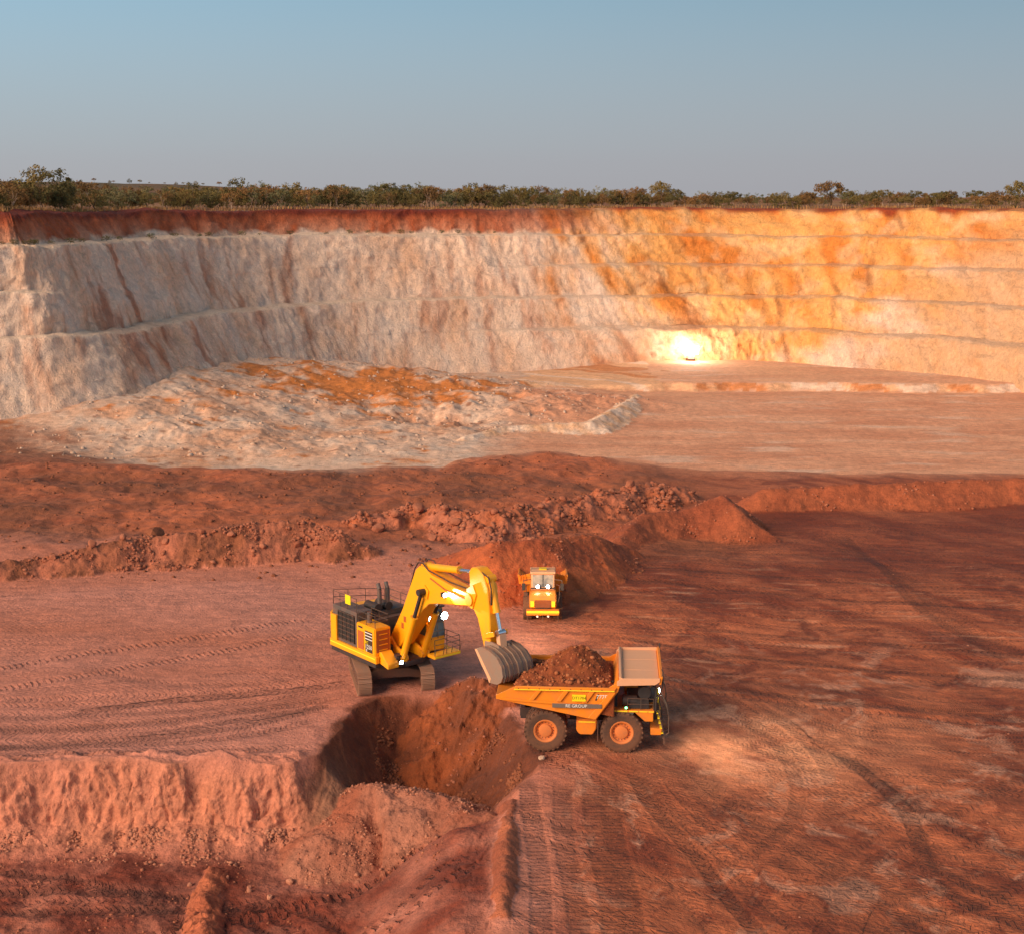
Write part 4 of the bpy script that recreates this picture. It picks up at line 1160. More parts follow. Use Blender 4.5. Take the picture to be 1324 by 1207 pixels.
for y, z in ((1.18, 4.9), (2.2, 4.95)):
    lp = MB().lathe([(0.05, -0.22), (0.2, -0.1), (0.28, 0.04), (0.28, 0.10), (0.05, 0.10)], (3.25, y, z), 'x', 16).build('work_lamp', 'dark', ca)
    MB().lathe([(0.02, 0.102), (0.27, 0.102), (0.22, 0.16), (0.02, 0.20)], (3.25, y, z), 'x', 16).build('lens', 'lamp_cool', lp)
    spot('work_lamp_light', (3.62, y, z), (14.0, y - 0.6, 1.5), 180, 95, (0.95, 1.0, 1.0), exc, 0.7, 0.12)
lp = MB().lathe([(0.05, -0.05), (0.15, 0.0), (0.18, 0.12), (0.05, 0.12)], (1.9, 2.56, 5.2), 'y', 14).build('added_side_lamp', 'dark', ca)  # lamp and spot added to the cab to warm the heap behind the far truck
MB().lathe([(0.02, 0.122), (0.16, 0.122), (0.14, 0.15), (0.02, 0.16)], (1.9, 2.56, 5.2), 'y', 14).build('lens', 'lamp_white', lp)
spot('heap_warming_light', (1.9, 2.95, 5.2), (0.0, 26.0, 0.5), 9000, 62, (1.0, 0.72, 0.42), exc, 0.9, 0.12)
pf = MB().prism([(0.9, 2.22), (3.9, 2.22), (3.9, 2.45), (0.9, 2.45)], 2.55, 3.15)
pf.prism([(3.05, 2.22), (3.9, 2.22), (3.9, 2.45), (3.05, 2.45)], 0.95, 2.55)
pf = pf.build('walkway', 'exc_yellow', exc, 0.02)
MB().box(3.902, 3.92, 1.0, 3.1, 2.28, 2.38).build('reflective_strip', 'tape', pf)
handrail([(3.85, 1.0, 2.45), (3.85, 2.0, 2.45), (3.85, 3.1, 2.45), (2.4, 3.1, 2.45), (1.0, 3.1, 2.45)], 1.1, exc, mids=2)
m = MB()
for y in (1.0, 1.7, 2.4, 3.1): m.tube((3.85, y, 2.45), (4.0, y, 3.0), 0.02, 0.02, 6)
m.build('rail_brace', 'rail', exc)

# ------------------------------------------------------------------ wheels shared by the trucks
def wheel(name, parent, x, y, z, rad, w, rim_r, side, lugs, dual=False):
    """tyre and rim as parts of the wheel; side = which way the rim faces"""
    root = empty(name, (x, y, z), 0.0, parent)
    prof = []
    hw = w / 2
    for r, h in ((rim_r, -hw * 0.72), (rim_r * 1.05, -hw * 0.86), (rad * 0.80, -hw * 1.0), (rad * 0.93, -hw * 0.95), (rad * 0.985, -hw * 0.80), (rad * 0.985, hw * 0.80), (rad * 0.93, hw * 0.95), (rad * 0.80, hw * 1.0), (rim_r * 1.05, hw * 0.86), (rim_r, hw * 0.72)):
        prof.append((r, h))
    m = MB()
    m.lathe(prof + prof[:1], (0, 0, 0), 'y', 48)
    m.f = [q for q in m.f if len(q) == 4]
    for k in range(lugs):
        a = 2 * math.pi * k / lugs
        for s in (-1, 1):
            aa = a + (0.5 * 2 * math.pi / lugs if s > 0 else 0)
            mt = Matrix.Rotation(-aa, 4, 'Y') @ Matrix.Translation((rad * 0.955, s * hw * 0.56, 0)) @ Matrix.Rotation(s * 0.35, 4, 'X')
            m.box(-rad * 0.035, rad * 0.045, -hw * 0.46, hw * 0.46, -rad * 0.05, rad * 0.05, mt)
    m.build('tyre', 'tyre', root)
    s = side
    rp = [(0.02, -hw * 0.7), (rim_r * 1.0, -hw * 0.7), (rim_r * 1.0, hw * 0.74), (rim_r * 1.04, hw * 0.80), (rim_r * 0.97, hw * 0.84), (rim_r * 0.86, hw * 0.74), (rim_r * 0.80, hw * 0.40), (rim_r * 0.60, hw * 0.36), (rim_r * 0.52, hw * 0.70), (rim_r * 0.30, hw * 0.78), (0.02, hw * 0.80)]
    rp = [(r, h * s) for r, h in rp]
    if s < 0: rp = rp
    rm = MB().lathe(rp, (0, 0, 0), 'y', 36).build('rim', 'rim', root)
    m = MB()
    for k in range(16):
        a = 2 * math.pi * k / 16
        m.tube((rim_r * 0.7 * math.cos(a), s * hw * 0.34, rim_r * 0.7 * math.sin(a)), (rim_r * 0.7 * math.cos(a), s * hw * 0.46, rim_r * 0.7 * math.sin(a)), 0.03, 0.03, 6)
    m.build('wheel_nuts', 'frame_dusty', rm)
    return root

# ------------------------------------------------------------------ loaded haul truck
tr_r, tr_f = at(705, 969), at(804, 971.5)
td = (tr_f - tr_r)[:2]; td /= np.linalg.norm(td); tn = np.array([-td[1], td[0]])
TP = tr_r[:2] + tn * 2.6
TRZ = math.atan2(td[1], td[0])
tz = zat(*(TP + td * 2.3)) - 0.03
trk_o = tag(empty('haul_truck', (TP[0], TP[1], tz), TRZ), 'orange rigid haul truck with heaped tray parked under the excavator bucket', 'dump truck')
RT = 1.29
for y, s in ((-2.22, -1), (-1.35, -1), (1.35, 1), (2.22, 1)):
    wheel('rear_wheel', trk_o, 0, y, RT, RT, 0.74, 0.70, s, 26)
for y, s in ((-2.2, -1), (2.2, 1)):
    wheel('front_wheel', trk_o, 4.58, y, RT, RT, 0.76, 0.70, s, 26)
m = MB()
for y in (-0.72, 0.72): m.box(-1.6, 6.5, y - 0.16, y + 0.16, 1.45, 2.05)
m.box(-0.4, 0.4, -1.6, 1.6, 0.95, 1.6); m.box(4.2, 4.95, -1.9, 1.9, 1.0, 1.45)
for x in (-1.5, 1.2, 3.2, 6.2): m.box(x - 0.15, x + 0.15, -0.6, 0.6, 1.5, 2.0)
m.build('chassis', 'dark', trk_o, 0.02)
# tray: floor, sides with posts, headboard, canopy
Q = 2.82
m = MB()
m.prism([(-2.95, 3.42), (3.0, 2.22), (4.3, 4.0), (4.45, 4.62), (4.30, 4.64), (4.1, 4.1), (2.95, 2.55), (-2.95, 3.60)], -Q, Q)
tray = m.build('dump_body', 'truck_orange', trk_o, 0.015)
sidep = [(-2.95, 3.40), (3.02, 2.2), (4.32, 4.0), (4.5, 4.62), (4.0, 4.40), (3.75, 4.22), (-1.75, 4.22), (-2.95, 3.62)]
for s in (-1, 1):
    y0, y1 = s * Q, s * (Q + 0.09)
    sw = MB().prism(sidep, min(y0, y1), max(y0, y1)).build('side_wall', 'truck_orange', tray, 0.01)
    yo = s * (Q + 0.09)
    def yb(d0, d1): return (min(yo + s * d0, yo + s * d1), max(yo + s * d0, yo + s * d1))
    a, b = yb(0.002, 0.16)
    MB().prism([(-1.9, 4.02), (4.08, 4.02), (4.22, 4.26), (3.75, 4.26), (-1.75, 4.26)], a, b).build('top_rail', 'truck_orange', sw, 0.02)
    a, b = yb(0.161, 0.168)
    MB().box(-1.85, 4.1, a, b, 3.94 + 0.1, 4.04 + 0.06).build('reflective_strip', 'tape', sw)
    a, b = yb(0.002, 0.12)
    for x in (-0.55, 1.08, 2.62):
        MB().prism([(x - 0.42, 3.36 - 0.02 * x), (x - 0.16, 3.36 - 0.02 * x), (x + 0.32, 4.01), (x + 0.02, 4.01)], a, b).build('rib', 'truck_orange', sw, 0.015)
    a, b = yb(0.002, 0.10)
    MB().prism([(-2.6, 3.36), (3.35, 3.0), (3.45, 3.12), (-2.6, 3.52)], a, b).build('lower_rail', 'truck_orange', sw, 0.015)
    MB().prism([(2.55, 2.36), (3.0, 2.26), (4.2, 3.98), (3.85, 3.98)], a, b).build('front_post', 'truck_orange', sw, 0.015)
sw = [o for o in tray.children if o.name.startswith('side_wall')][0]
yo = -(Q + 0.09)
gb = MB().box(0.42, 3.36, yo - 0.15, yo - 0.102, 2.98, 3.24).build('name_board', 'plate_grey', sw, 0.01)
lettering('name_lettering', 'RE GROUP', 0.27, right_side(1.85, yo - 0.155, 3.11), 'white_print', gb)
yp = MB().box(1.60, 2.42, yo - 0.16, yo - 0.126, 3.40, 3.82).build('fleet_plate', 'plate_yellow', sw, 0.01)
lettering('fleet_lettering', 'DT1704', 0.25, right_side(2.01, yo - 0.165, 3.61), 'plate_green', yp)
nb = MB().box(2.98, 3.86, yo - 0.03, yo - 0.004, 3.42, 3.86).build('model_plate', 'truck_orange', sw)
lettering('model_lettering', '777F', 0.33, right_side(3.36, yo - 0.04, 3.66), 'white_print', nb)
MB().prism([(2.95, 3.44), (3.06, 3.44), (3.22, 3.84), (3.11, 3.84)], yo - 0.04, yo - 0.032).build('model_slash', 'black_print', nb)
MB().prism([(4.15, 4.0), (4.28, 4.0), (4.52, 4.70), (4.40, 4.70)], -Q - 0.05, Q + 0.05).build('headboard', 'truck_orange', tray, 0.01)
cn = MB()
cn.prism([(4.40, 4.62), (6.72, 4.66), (6.74, 4.76), (4.42, 4.74)], -2.95, 2.95)
cn = cn.build('canopy', 'tray_top', tray, 0.015)
for s in (-1, 1):
    a, b = sorted((s * 2.95, s * 3.03))
    MB().prism([(4.25, 4.40), (6.5, 4.50), (6.78, 4.70), (6.78, 4.92), (4.5, 4.86), (4.25, 4.66)], a, b).build('canopy_flange', 'tray_top', cn, 0.01)
MB().prism([(6.72, 4.50), (6.86, 4.50), (6.95, 4.98), (6.80, 4.98)], -2.94, 2.94).build('canopy_lip', 'truck_orange', cn, 0.01)
MB().prism([(4.38, 4.745), (4.60, 4.745), (4.50, 4.93), (4.36, 4.93)], -2.94, 2.94).build('spill_lip', 'tray_top', cn, 0.01)
for y in (-1.0, 1.0):
    MB().box(4.62, 6.70, y - 0.012, y + 0.012, 4.735, 4.762).build('weld_seam', 'tray_top', cn)
for k in range(9):
    x = -1.6 + k * 0.62
    for s in (-1, 1):
        MB().tube((x, s * (Q + 0.25), 4.14), (x, s * (Q + 0.275), 4.14), 0.03, 0.03, 6).build('bolt', 'frame_dusty', tray)
# ahead of the tray
for y in (-1.8, 1.25):
    tk = MB().prism([(1.85, 1.95), (1.85, 1.35), (2.05, 1.08), (2.85, 1.08), (3.05, 1.45), (3.1, 2.02), (2.3, 2.04)], y - 0.6, y + 0.55).build('fuel_tank' if y < 0 else 'hydraulic_tank', 'truck_orange', trk_o, 0.05, 2)
    MB().box(1.98, 2.98, y - 0.612, y - 0.602, 1.85, 1.92).build('reflective_strip', 'tape', tk)
m = MB()
m.box(3.55, 6.5, -2.45, 2.45, 2.56, 2.70)
dk = m.build('front_deck', 'truck_orange', trk_o, 0.02)
for x0, x1 in ((3.6, 4.2), (4.28, 4.9), (5.0, 5.55), (5.6, 6.1), (6.15, 6.48)):
    MB().box(x0, x1, -2.475, -2.452, 2.60, 2.66).build('reflective_strip', 'tape', dk)
for s in (-1, 1):
    a, b = sorted((s * 1.75, s * 2.44))
    MB().prism([(5.35, 2.55), (6.45, 2.55), (6.45, 2.0), (5.95, 2.0)], a, b).build('fender', 'truck_orange', trk_o, 0.03)
    MB().prism([(3.55, 2.55), (5.3, 2.55), (5.2, 2.32), (3.6, 2.32)], a, b).build('mudguard', 'darkgrey', trk_o, 0.02)
m = MB()
m.box(4.9, 6.75, -0.95, 0.95, 1.6, 3.0); m.box(3.6, 4.3, -1.9, -1.2, 2.7, 3.7)
m.tube((4.6, -1.9, 3.15), (5.5, -1.9, 3.15), 0.32, 0.32, 14); m.tube((4.0, -1.5, 2.7), (4.0, -1.5, 4.2), 0.12, 0.12, 10)
m.box(5.0, 6.2, -2.2, -1.0, 2.7, 3.35)
m.build('engine', 'dark', trk_o, 0.03)
MB().tube((5.9, -2.2, 3.7), (5.9, -1.3, 3.7), 0.38, 0.38, 16).build('air_cleaner', 'dark', trk_o)
tc = MB().prism([(4.75, 2.7), (6.35, 2.7), (6.4, 3.4), (6.2, 4.4), (4.75, 4.4)], 0.75, 2.35).build('cab', 'truck_orange', trk_o, 0.04)
MB().prism([(4.95, 3.3), (6.1, 3.3), (5.98, 4.2), (4.95, 4.2)], 0.72, 0.745).build('side_window', 'glass', tc)
MB().prism([(4.95, 3.3), (6.1, 3.3), (5.98, 4.2), (4.95, 4.2)], 2.355, 2.38).build('side_window', 'glass', tc)
MB().add([(6.41, 0.9, 3.4), (6.41, 2.2, 3.4), (6.235, 2.2, 4.28), (6.235, 0.9, 4.28)], [(0, 1, 2, 3)]).build('windscreen', 'glass', tc)
gr2 = MB().box(6.752, 6.80, -0.9, 0.9, 1.7, 2.9).build('front_grille', 'grille', trk_o)
for k in range(8): MB().box(6.80, 6.83, -0.88, 0.88, 1.75 + k * 0.145, 1.80 + k * 0.145).build('grille_bar', 'darkgrey', gr2)
MB().prism([(6.3, 1.1), (6.95, 1.1), (7.0, 1.5), (6.3, 1.55)], -2.3, 2.3).build('bumper', 'truck_orange', trk_o, 0.04)
for s in (-1, 1):
    yc = s * 2.1
    m = MB()
    for d in (-0.28, 0.28):
        m.path([(6.62, yc + d, 2.72), (6.75, yc + d, 2.6), (7.12, yc + d, 1.15), (7.14, yc + d, 0.55)], 0.03, 6)
    ld_ = m.build('ladder', 'rail', trk_o)
    for k in range(7):
        f = k / 6
        MB().box(6.72 + 0.42 * f - 0.08, 6.72 + 0.42 * f + 0.08, yc - 0.28, yc + 0.28, 2.5 - 1.85 * f - 0.02, 2.5 - 1.85 * f + 0.02).build('rung', 'plate_yellow' if k < 5 else 'rail', ld_)
    m = MB()
    for d in (-0.3, 0.3):
        m.path([(6.66, yc + d, 2.72), (6.66, yc + d, 3.7), (6.9, yc + d, 3.65), (7.25, yc + d, 2.9), (7.38, yc + d, 2.3), (7.38, yc + d, 1.3), (7.2, yc + d, 1.2)], 0.026, 6)
    m.build('ladder_rail', 'rail', trk_o)
    ps = MB().box(6.52, 6.62, yc - 0.45, yc + 0.45, 2.7, 4.1).build('mirror_post', 'dark', trk_o, 0.01)
    lp = MB().box(6.63, 6.76, yc - 0.32, yc + 0.1, 3.72, 4.02).build('headlamp', 'tape', trk_o, 0.015)
    MB().box(6.762, 6.80, yc - 0.28, yc + 0.06, 3.76, 3.98).build('lens', 'lamp_cool', lp)
    MB().box(6.635, 6.75, yc - 0.3, yc + 0.1, 3.2, 3.45).build('marker_panel', 'plate_yellow', trk_o, 0.01)
    MB().path([(6.6, s * 2.6, 3.4), (6.95, s * 2.75, 4.3), (6.95, s * 2.75, 5.25), (6.9, s * 2.5, 5.3)], 0.04, 8).build('mirror_arm', 'dark', trk_o)
spot('headlamp_light', (6.95, -2.2, 3.85), (17.0, -2.6, 0.0), 800, 130, (1.0, 0.88, 0.66), trk_o, 1.0, 0.12)
spot('headlamp_light', (6.95, 2.0, 3.85), (18.0, 1.0, 0.0), 600, 130, (1.0, 0.88, 0.66), trk_o, 1.0, 0.12)
gm = MB().box(4.72, 4.92, -2.50, -2.452, 2.78, 2.96).build('side_marker_lamp', 'dark', trk_o)
MB().lathe([(0.01, 0), (0.075, 0), (0.05, -0.05), (0.01, -0.06)], (4.82, -2.502, 2.87), 'y', 12).build('lens', 'lamp_green', gm)
handrail([(4.9, -2.35, 2.7), (5.7, -2.35, 2.7), (6.45, -2.35, 2.7)], 0.7, trk_o)
# suspension struts and mud flaps
for y in (-1.0, 1.0):
    MB().tube((0.0, y, 1.3), (0.5, y, 2.4), 0.16, 0.16, 12).build('rear_strut', 'dark', trk_o)
    MB().tube((1.3, y * 0.95, 1.6), (1.05, y, 2.9), 0.14, 0.12, 12).build('hoist_cylinder', 'tray_top', trk_o)
    MB().box(3.12, 3.16, y * 2.2 - 0.4, y * 2.2 + 0.4, 0.75, 1.95).build('mud_flap', 'frame_dusty', trk_o)

# heaped load: its own thing, lying in the tray
nu, nv = 64, 56
lx = np.linspace(-2.0, 4.12, nu); ly = np.linspace(-2.78, 2.78, nv)
LX, LY = np.meshgrid(lx, ly, indexing='ij')
flx, fly = LX.ravel(), LY.ravel()
top = 3.98 + 1.75 * np.exp(-(((flx - 1.7) / 1.75) ** 2 + (fly / 1.5) ** 2) ** 0.9) + 0.25 * np.exp(-(((flx - 2.9) / 0.9) ** 2 + ((fly - 0.6) / 1.0) ** 2))
top = np.minimum(top, 3.5 + 0.95 * (flx + 2.0)) 
top = top + 0.16 * fbm(flx / 0.7, fly / 0.7, 4, 201) + 0.10 * ridged(flx / 0.35, fly / 0.35, 2, 203)
edge = np.minimum(np.minimum((2.78 - np.abs(fly)) / 0.25, (4.12 - flx) / 0.25), 1.0)
top = np.where(edge < 1, np.minimum(top, 4.02 + 0.12 * edge), top)
floor_z = 3.62 - 0.176 * (flx + 2.95) + 0.05
top = np.maximum(top, floor_z - 0.02)
fl = np.arange(nu * nv).reshape(nu, nv)
FL = np.stack([fl[:-1, :-1], fl[1:, :-1], fl[1:, 1:], fl[:-1, 1:]], axis=-1).reshape(-1, 4)
rimi = np.concatenate([fl[:, 0], fl[-1, 1:], fl[-2::-1, -1], fl[0, -2:0:-1]])
bot = np.c_[flx[rimi], fly[rimi], floor_z[rimi] - 0.04]
LV = np.vstack([np.c_[flx, fly, top], bot])
nb_ = len(flx); k = len(rimi)
sidef = np.array([[rimi[i], rimi[(i + 1) % k], nb_ + (i + 1) % k, nb_ + i] for i in range(k)])
t = NT('load_earth')
p = t.coord('Object')
n1 = t.noise(p, 1.2, 5, 0.6); n2 = t.noise(p, 6, 5, 0.65)
cc = t.mix(t.ramp(n1, [(0.35, 0.0), (0.65, 1.0)]), srgb(146, 74, 34), srgb(112, 50, 24))
cc = t.mix(1.0, cc, t.math('MULTIPLY_ADD', n2, 0.9, 0.55), 'MULTIPLY')
M['load_earth'] = t.done(cc, 0.95, t.bump(n2, 0.9, 0.08))
M['load_stone'] = stone_material('load_stone', srgb(150, 80, 42), srgb(176, 106, 66))
ld_o = tag(link_mesh('earth_load', np_mesh('earth_load', LV, np.vstack([FL, sidef]), True), M['load_earth']), 'heaped load of red brown earth and stones in the orange truck tray', 'earth load')
ld_o.location = (TP[0], TP[1], tz); ld_o.rotation_euler = (0, 0, TRZ)

# ------------------------------------------------------------------ far articulated truck, coming towards the camera
AP = at(702, 802)[:2]
az_ = zat(AP[0], AP[1] + 1) - 0.02
adt = tag(empty('articulated_truck', (AP[0], AP[1] + 0.9, az_), R(-91)), 'small yellow articulated dump truck driving towards the excavator with lit cab lamps', 'dump truck')
RA = 0.92
for y, s in ((-1.2, -1), (1.2, 1)):
    wheel('front_wheel', adt, 0, y, RA, RA, 0.68, 0.46, s, 20)
    wheel('rear_wheel', adt, -3.5, y, RA, RA, 0.68, 0.46, s, 20)
    wheel('rear_wheel', adt, -5.2, y, RA, RA, 0.68, 0.46, s, 20)
m = MB()
m.box(-2.2, 1.6, -0.55, 0.55, 0.85, 1.35); m.box(-7.0, -2.6, -0.5, 0.5, 0.9, 1.4); m.tube((-2.4, 0, 0.8), (-2.4, 0, 1.6), 0.35, 0.35, 14)
m.box(-0.3, 0.3, -1.0, 1.0, 0.75, 1.1)
m.build('chassis', 'dark', adt, 0.02)
hd = MB().prism([(-0.9, 1.35), (1.55, 1.30), (1.75, 1.55), (1.72, 2.05), (1.35, 2.42), (-0.9, 2.62)], -1.05, 1.05).build('hood', 'truck_orange', adt, 0.08, 2)
gg = MB().prism([(1.765, 1.42), (1.785, 1.42), (1.755, 2.02), (1.735, 2.02)], -0.62, 0.62).build('front_grille', 'grille', hd)
for k in range(6): MB().box(1.76, 1.80, -0.6, 0.6, 1.48 + k * 0.09, 1.52 + k * 0.09).build('grille_bar', 'louver', gg)
for y in (-0.82, 0.82):
    MB().box(1.70, 1.80, y - 0.14, y + 0.14, 1.5, 1.95).build('lamp_post', 'tape', hd, 0.01)
bp = MB().prism([(1.6, 0.88), (2.05, 0.88), (2.08, 1.28), (1.6, 1.30)], -1.28, 1.28).build('bumper', 'truck_orange', adt, 0.04)
MB().box(2.085, 2.10, -1.26, 1.26, 1.08, 1.26).build('reflective_strip', 'tape', bp)
for y in (-0.42, 0.42):
    MB().lathe([(0.01, 0), (0.09, 0), (0.07, 0.03), (0.01, 0.04)], (2.06, y, 0.80), 'x', 12).build('tow_lamp', 'white_print', bp)
m = MB()
for y in (-1.2, 0.0, 1.2): m.tube((2.0, y, 0.9), (1.9, y, 0.35), 0.03, 0.03, 6)
m.build('mud_bar', 'rail', adt)
cb_ = MB().prism([(-0.95, 2.3), (0.42, 2.3), (0.46, 2.75), (0.22, 3.75), (-0.95, 3.8)], -0.92, 0.92).build('cab', 'tray_top', adt, 0.06, 2)
MB().add([(0.475, -0.8, 2.75), (0.475, 0.8, 2.75), (0.245, 0.8, 3.66), (0.245, -0.8, 3.66)], [(0, 1, 2, 3)]).build('windscreen', 'sky_painted_glass', cb_)
MB().bar((0.49, 0, 2.75), (0.26, 0, 3.68), 0.05, 0.05).build('pillar', 'dark', cb_)
for y in (-0.935, 0.935):
    MB().prism([(-0.8, 2.8), (0.3, 2.8), (0.12, 3.62), (-0.8, 3.64)], y - 0.01, y + 0.01).build('side_window', 'glass', cb_)
rf = MB().prism([(-1.0, 3.80), (0.35, 3.76), (0.38, 3.9), (-1.0, 3.96)], -1.0, 1.0).build('roof', 'tray_top', cb_, 0.03)
MB().path([(0.2, -0.95, 3.95), (0.2, -0.95, 4.15), (0.2, 0.95, 4.15), (0.2, 0.95, 3.95)], 0.03, 6).build('roof_rail', 'rail', rf)
MB().box(-0.5, -0.2, -0.3, 0.3, 3.96, 4.08).build('beacon_bar', 'plate_yellow', rf)
MB().box(0.48, 0.58, -0.95, 0.95, 2.60, 2.70).build('lamp_bar', 'dark', cb_)
for y in (-0.40, 0.40):
    lp = MB().lathe([(0.05, -0.12), (0.13, -0.06), (0.17, 0.06), (0.05, 0.06)], (0.66, y, 2.84), 'x', 16).build('work_lamp', 'dark', cb_)
    MB().lathe([(0.01, 0.062), (0.13, 0.062), (0.11, 0.09), (0.01, 0.10)], (0.66, y, 2.84), 'x', 16).build('lens', 'lamp_white', lp)
    spot('work_lamp_light', (0.95, y, 2.84), (12, y * 3, 0), 220, 95, (1.0, 0.9, 0.7), adt, 0.8, 0.1)
for s in (-1, 1):
    m = MB().path([(0.3, s * 0.95, 3.3), (0.75, s * 1.5, 3.35), (0.75, s * 1.5, 2.6)], 0.03, 6)
    m.build('mirror_arm', 'rail', adt)
    MB().box(0.70, 0.80, s * 1.5 - 0.14, s * 1.5 + 0.14, 2.55, 3.1).build('mirror', 'dark', adt, 0.01)
    m = MB().path([(1.5, s * 1.1, 1.4), (1.5, s * 1.3, 2.3), (0.6, s * 1.3, 2.9), (0.3, s * 1.05, 2.9)], 0.025, 6)
    m.build('hood_rail', 'rail', adt)
dtr = MB().prism([(-6.6, 2.1), (-5.8, 1.55), (-2.4, 1.55), (-1.45, 2.6), (-1.35, 3.1), (-1.5, 3.1), (-1.7, 2.7), (-2.5, 1.72), (-5.7, 1.72), (-6.6, 2.22)], -1.55, 1.55).build('dump_body', 'truck_orange', adt, 0.015)
for s in (-1, 1):
    a, b = sorted((s * 1.55, s * 1.63))
    sd_ = MB().loft([[Vector((x, s * 1.56, z)) for x, z in ((-6.6, 2.1), (-5.8, 1.6), (-2.4, 1.6), (-1.4, 2.5))], [Vector((x, s * 1.92, z)) for x, z in ((-6.5, 2.25), (-5.8, 2.5), (-2.6, 2.95), (-1.35, 3.15))], [Vector((x, s * 1.84, z)) for x, z in ((-6.5, 2.25), (-5.8, 2.5), (-2.6, 2.95), (-1.35, 3.15))], [Vector((x, s * 1.48, z)) for x, z in ((-6.6, 2.1), (-5.8, 1.6), (-2.4, 1.6), (-1.4, 2.5))]], True).build('side_wall', 'truck_orange', dtr)
    MB().bar((-6.3, s * 1.93, 2.4), (-1.38, s * 1.93, 3.16), 0.14, 0.16).build('top_rail', 'truck_orange', sd_, 0.02)
    m = MB()
    for k in range(3):
        MB().loft([[Vector((-1.45 + 0.02 * k, s * (1.35 + 0.22 * k), 2.75)), Vector((-1.30, s * (1.35 + 0.22 * k), 2.75)), Vector((-1.30, s * (1.42 + 0.22 * k), 2.75)), Vector((-1.45 + 0.02 * k, s * (1.42 + 0.22 * k), 2.75))],
                   [Vector((-1.42, s * (1.35 + 0.2 * k), 3.15)), Vector((-1.27, s * (1.35 + 0.2 * k), 3.15)), Vector((-1.27, s * (1.42 + 0.2 * k), 3.15)), Vector((-1.42, s * (1.42 + 0.2 * k), 3.42))]]).build('front_rib', 'truck_orange', dtr)
    MB().prism([(s * 0.95, 2.45), (s * 1.9, 2.50), (s * 1.98, 3.10), (s * 1.0, 3.35)] if s > 0 else [(s * 0.95, 2.45), (s * 1.0, 3.35), (s * 1.98, 3.10), (s * 1.9, 2.50)], -1.46, -1.38, 'x').build('headboard_wing', 'truck_orange', dtr)
    MB().tube((-2.6, s * 1.1, 1.3), (-4.2, s * 1.1, 1.75), 0.12, 0.1, 10).build('hoist_cylinder', 'dark', adt)

# ------------------------------------------------------------------ mobile light tower at the foot of the far wall
LP_ = at(893, 467, -4.4)[:2]
lz = zat(*LP_)
lt = tag(empty('light_tower', (LP_[0], LP_[1], lz), R(-90)), 'lit mobile light tower glaring at the foot of the far pit wall', 'light tower')
MB().box(-1.1, 1.1, -0.7, 0.7, 0.45, 1.30).build('generator_box', 'white_print', lt, 0.05)
MB().box(-1.3, 1.3, -0.75, 0.75, 0.30, 0.449).build('trailer_frame', 'dark', lt, 0.02)
MB().path([(1.3, 0, 0.38), (2.3, 0, 0.38)], 0.05, 8).build('drawbar', 'dark', lt)
for s in (-1, 1): 
    MB().lathe([(0.02, -0.1), (0.3, -0.1), (0.34, 0), (0.3, 0.1), (0.02, 0.1)], (0, s * 0.9, 0.34), 'y', 18).build('wheel', 'tyre', lt)
    MB().path([(-1.0, s * 0.75, 0.38), (-1.0, s * 1.5, 0.38), (-1.0, s * 1.5, 0.0)], 0.05, 8).build('outrigger', 'dark', lt)
MB().tube((0.3, 0, 1.35), (0.3, 0, 3.1), 0.08, 0.06, 10).build('mast', 'darkgrey', lt)
MB().box(0.22, 0.38, -1.6, 1.6, 2.22, 2.32).build('crossbar', 'darkgrey', lt)
for y in (-1.26, -0.42, 0.42, 1.26):
    for z in (1.9, 2.62):
        h_ = MB().box(0.39, 0.62, y - 0.40, y + 0.40, z - 0.32, z + 0.32).build('lamp_head', 'darkgrey', lt, 0.02)
        MB().box(0.622, 0.65, y - 0.37, y + 0.37, z - 0.29, z + 0.29).build('lens', 'lamp_flood', h_)
pl = bpy.data.lights.new('flood_light', 'POINT')
pl.energy = 5200; pl.color = (1.0, 0.86, 0.64); pl.shadow_soft_size = 0.8
po = bpy.data.objects.new('flood_light', pl); po.location = (0.4, 0, 4.2); po.parent = lt; col.objects.link(po)

# ------------------------------------------------------------------ loose stones and boulders
rng = np.random.RandomState(11)
_t = (1 + 5 ** 0.5) / 2
ICO_V = np.array([(-1, _t, 0), (1, _t, 0), (-1, -_t, 0), (1, -_t, 0), (0, -1, _t), (0, 1, _t), (0, -1, -_t), (0, 1, -_t), (_t, 0, -1), (_t, 0, 1), (-_t, 0, -1), (-_t, 0, 1)]) / math.hypot(1, _t)
ICO_F = np.array([(0, 11, 5), (0, 5, 1), (0, 1, 7), (0, 7, 10), (0, 10, 11), (1, 5, 9), (5, 11, 4), (11, 10, 2), (10, 7, 6), (7, 1, 8), (3, 9, 4), (3, 4, 2), (3, 2, 6), (3, 6, 8), (3, 8, 9), (4, 9, 5), (2, 4, 11), (6, 2, 10), (8, 6, 7), (9, 8, 1)])
area = np.repeat((gy ** 2), NC)
def pick(mask, n):
    idx = np.nonzero(mask)[0]
    w = area[idx] * np.clip(0.35 + 1.3 * fbm(X[idx] / 2.5, Y[idx] / 2.5, 3, 401), 0.03, 3) ** 1.6
    w = w / w.sum()
    i = rng.choice(idx, n, p=w)
    jx = rng.uniform(-0.5, 0.5, n) * 0.0016 * Y[i]; jy = rng.uniform(-0.5, 0.5, n) * 0.0022 * Y[i]
    return np.c_[X[i] + jx, Y[i] + jy, Z[i]]
